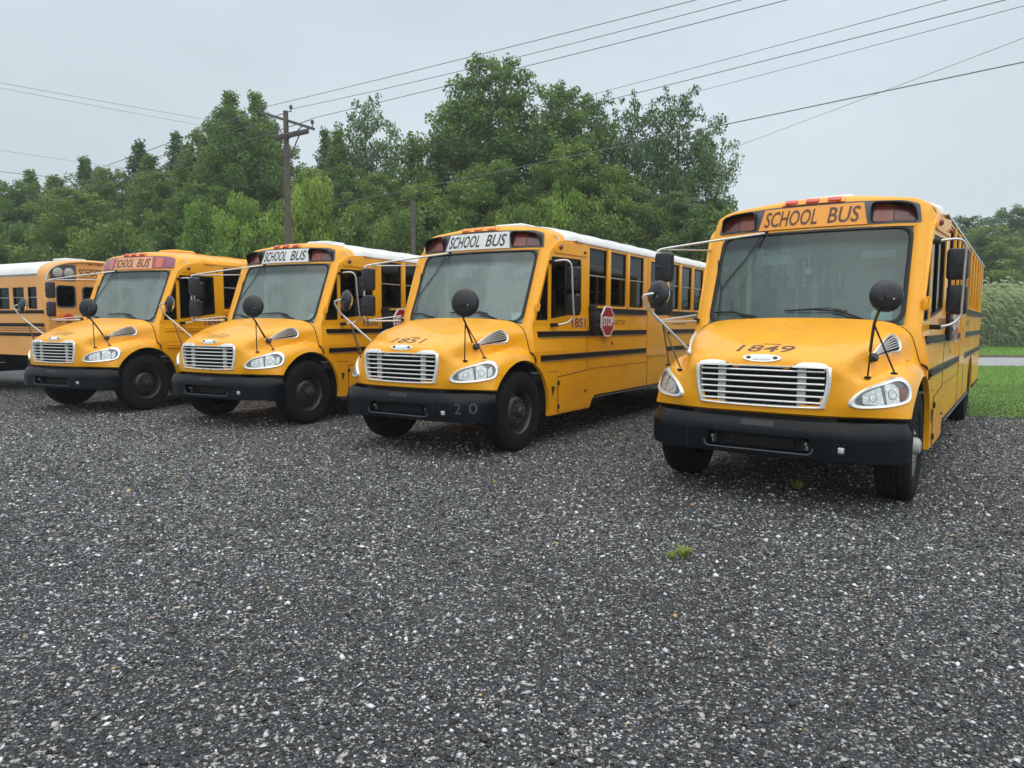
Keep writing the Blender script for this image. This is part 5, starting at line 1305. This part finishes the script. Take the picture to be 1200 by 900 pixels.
# ------------------------------------------------------------------ utility pole and wires
WOOD = mat('pole_wood', (.105, .095, .085), .85, noise=.4, nscale=5, bump=.5, bscale=25)
WIRE = mat('wire', (.10, .11, .12), .5)
base = at(338, 300, 27.0); PX, PY = base.x, 27.0; PT = at(338, 131, 27.0).z
def pole():
    o = empty('utility_pole', (PX, PY, 0)); tag(o, 'wooden utility pole with two crossarms standing before the trees', 'utility pole')
    part('pole_shaft', 'psh', lambda mb: mb.tube([(0, 0, 0), (0, 0, PT*.5), (0, 0, PT)], [.135, .12, .09], 12), WOOD, o)
    a = at(306, 133, 28.2)-Vector((PX, PY, 0)); c = at(367, 152, 25.9)-Vector((PX, PY, 0))
    d = (c-a); rot = d.to_track_quat('X', 'Z').to_matrix(); m_ = (a+c)/2; m_.z = (a.z+c.z)/2
    arm = part('crossarm', 'pca', lambda mb: mb.box(m_, (d.length, .08, .095), .01, rot), WOOD, o)
    a2 = at(319, 162, 26.0)-Vector((PX, PY, 0)); c2 = at(360, 153, 28.0)-Vector((PX, PY, 0)); d2 = c2-a2
    part('crossarm', 'pcb', lambda mb: [mb.box((a2+c2)/2+Vector((0, 0, dz)), (d2.length, .1, .11), .01, d2.to_track_quat('X', 'Z').to_matrix()) for dz in (0,)], WOOD, o)
    part('crossarm', 'pcc', lambda mb: mb.box((a2+c2)/2+Vector((0, .18, -.03)), (d2.length*.9, .1, .11), .01, d2.to_track_quat('X', 'Z').to_matrix()), WOOD, o)
    for k, q in enumerate((a, c)):
        part('arm_brace', ('pbr', k), lambda mb: mb.tube([m_+(q-m_)*.6, (0, 0, m_.z-.75)], .02, 5), WOOD, o)
    part('arm_brace', 'pbr2', lambda mb: mb.tube([(a2+c2)/2+(c2-a2)*.28, (0, 0, a2.z-.75)], .025, 5), WOOD, o)
    for k, q in enumerate((a, m_+(0.08*d), c)):
        part('insulator', ('pin', k), lambda mb: mb.lathe([(.02, 0), (.02, .10), (.06, .12), (.065, .18), (.04, .24), (0, .26)], q-d*(.03 if k == 2 else -.03 if k == 0 else 0)+Vector((0, 0, .05 if k != 1 else .35)), (0, 0, 1), 10), M['housing'], o)
pole()
o = empty('utility_pole', tuple(at(484, 300, 38).xy)+(0,)); tag(o, 'second thin pole stub showing between the trees right of the crossarm pole', 'utility pole'); h2 = at(484, 236, 38).z
part('pole_shaft', 'p2s', lambda mb: mb.tube([(0, 0, 0), (0, 0, h2)], [.14, .11], 10), WOOD, o)
def wire(a, b_, label, sag=.0, r=.011, ext=(0, 0)):
    """straight span between two (px,py,depth) points carried on past both ends, with a little sag"""
    A = at(*a); Bv = at(*b_); d = Bv-A; A = A-d*ext[0]; Bv = Bv+d*ext[1]
    mb = MB(); n = 14; L_ = (Bv-A).length
    mb.tube([A+(Bv-A)*(k/n)-Vector((0, 0, 4*sag*(k/n)*(1-k/n))) for k in range(n+1)], r, 5)
    o = bpy.data.objects.new('overhead_wire', mb.mesh('overhead_wire', WIRE, 60)); col.objects.link(o); tag(o, label, 'wire', 'overhead wires')
wire((311, 126, 28.1), (787, 0, 17.5), 'topmost wire rising right from the outer end of the crossarm', .12, .010, (0, 1.2))
wire((339, 129, 27), (792, 1, 17.6), 'wire rising right from the pole top, just under the topmost wire', .35, .009, (0, 1.2))
wire((363, 140, 26), (885, 0, 16.5), 'wire rising right from the near end of the crossarm', .15, .010, (0, 1.2))
wire((311, 126, 28.1), (0, 235, 58), 'left span running down from the outer crossarm end', .25, .016, (0, .6))
wire((339, 131, 27), (0, 239, 57), 'left span from the pole top just below the outer one', .35, .016, (0, .6))
wire((363, 141, 26), (0, 246, 55), 'lowest of the three left spans, over the pointed trees', .45, .016, (0, .6))
wire((671, 115, 37), (1085, 0, 20), 'thin wire leaving the tree tops toward upper right', .1, .010, (.35, 1))
wire((450, 182, 40), (1150, 0, 19), 'long wire crossing the tallest trees toward upper right', .1, .012, (.35, 1))
wire((787, 113, 33), (1195, 2, 19), 'thin wire over the right end trees toward the upper right corner', .08, .009, (.3, 1))
wire((450, 227, 38), (1200, 65, 19), 'thick dark wire entering at the right edge above bus 1849', .12, .017, (.55, 1))
wire((855, 173, 40), (1200, 40, 24), 'faint wire crossing the thick dark one at right', .05, .009, (.3, 1))
wire((0, 98, 50), (240, 140, 62), 'faint upper wire in the sky at left', .1, .013, (.5, .6))
wire((0, 104, 50), (235, 147, 62), 'faint wire just under the upper one at left', .1, .011, (.5, .6))
wire((0, 178, 55), (85, 190, 60), 'very faint wire above the left end trees', .03, .010, (.5, .8))
wire((0, 203, 50), (60, 209, 54), 'short dark wire passing into the left end trees', .02, .018, (.5, .3))

# ------------------------------------------------------------------ damp air
def haze():
    me = bpy.data.meshes.new('haze'); bm = bmesh.new(); bmesh.ops.create_cube(bm, size=1)
    for q in bm.verts: q.co = Vector((q.co.x*3200+3.3, q.co.y*3300+950.7, (q.co.z+.5)*41-1.2))
    bm.to_mesh(me); bm.free()
    m = bpy.data.materials.new('haze_air'); m.use_nodes = True; t = m.node_tree; t.nodes.clear()
    v = t.nodes.new('ShaderNodeVolumePrincipled'); v.inputs['Color'].default_value = (.86, .92, .97, 1); v.inputs['Density'].default_value = .0010; v.inputs['Anisotropy'].default_value = .2
    o = t.nodes.new('ShaderNodeOutputMaterial'); t.links.new(v.outputs[0], o.inputs['Volume']); me.materials.append(m)
    o = bpy.data.objects.new('haze', me); col.objects.link(o); o['kind'] = 'stuff'; o['label'] = 'thin damp haze in the air'
haze()

def pendant():
    c, sn = math.cos(R(-125.34)), math.sin(R(-125.34)); l = (-.92, -.06); o = empty('hanging_ornament', (2.849+l[0]*c-l[1]*sn, 7.383+l[0]*sn+l[1]*c, 2.25)); tag(o, 'pale round ornament hanging on a cord behind the windshield of bus 1849', 'ornament')
    part('cord', 'pcord', lambda mb: mb.tube([(0, 0, .03), (0, 0, .50)], .008, 5), M['paper'], o); part('disc', 'pdisc', lambda mb: mb.lathe([(0, -.012), (.035, -.01), (.04, 0), (.035, .01), (0, .012)], (0, 0, 0), (c, sn, 0), 16), M['paper'], o)
pendant()
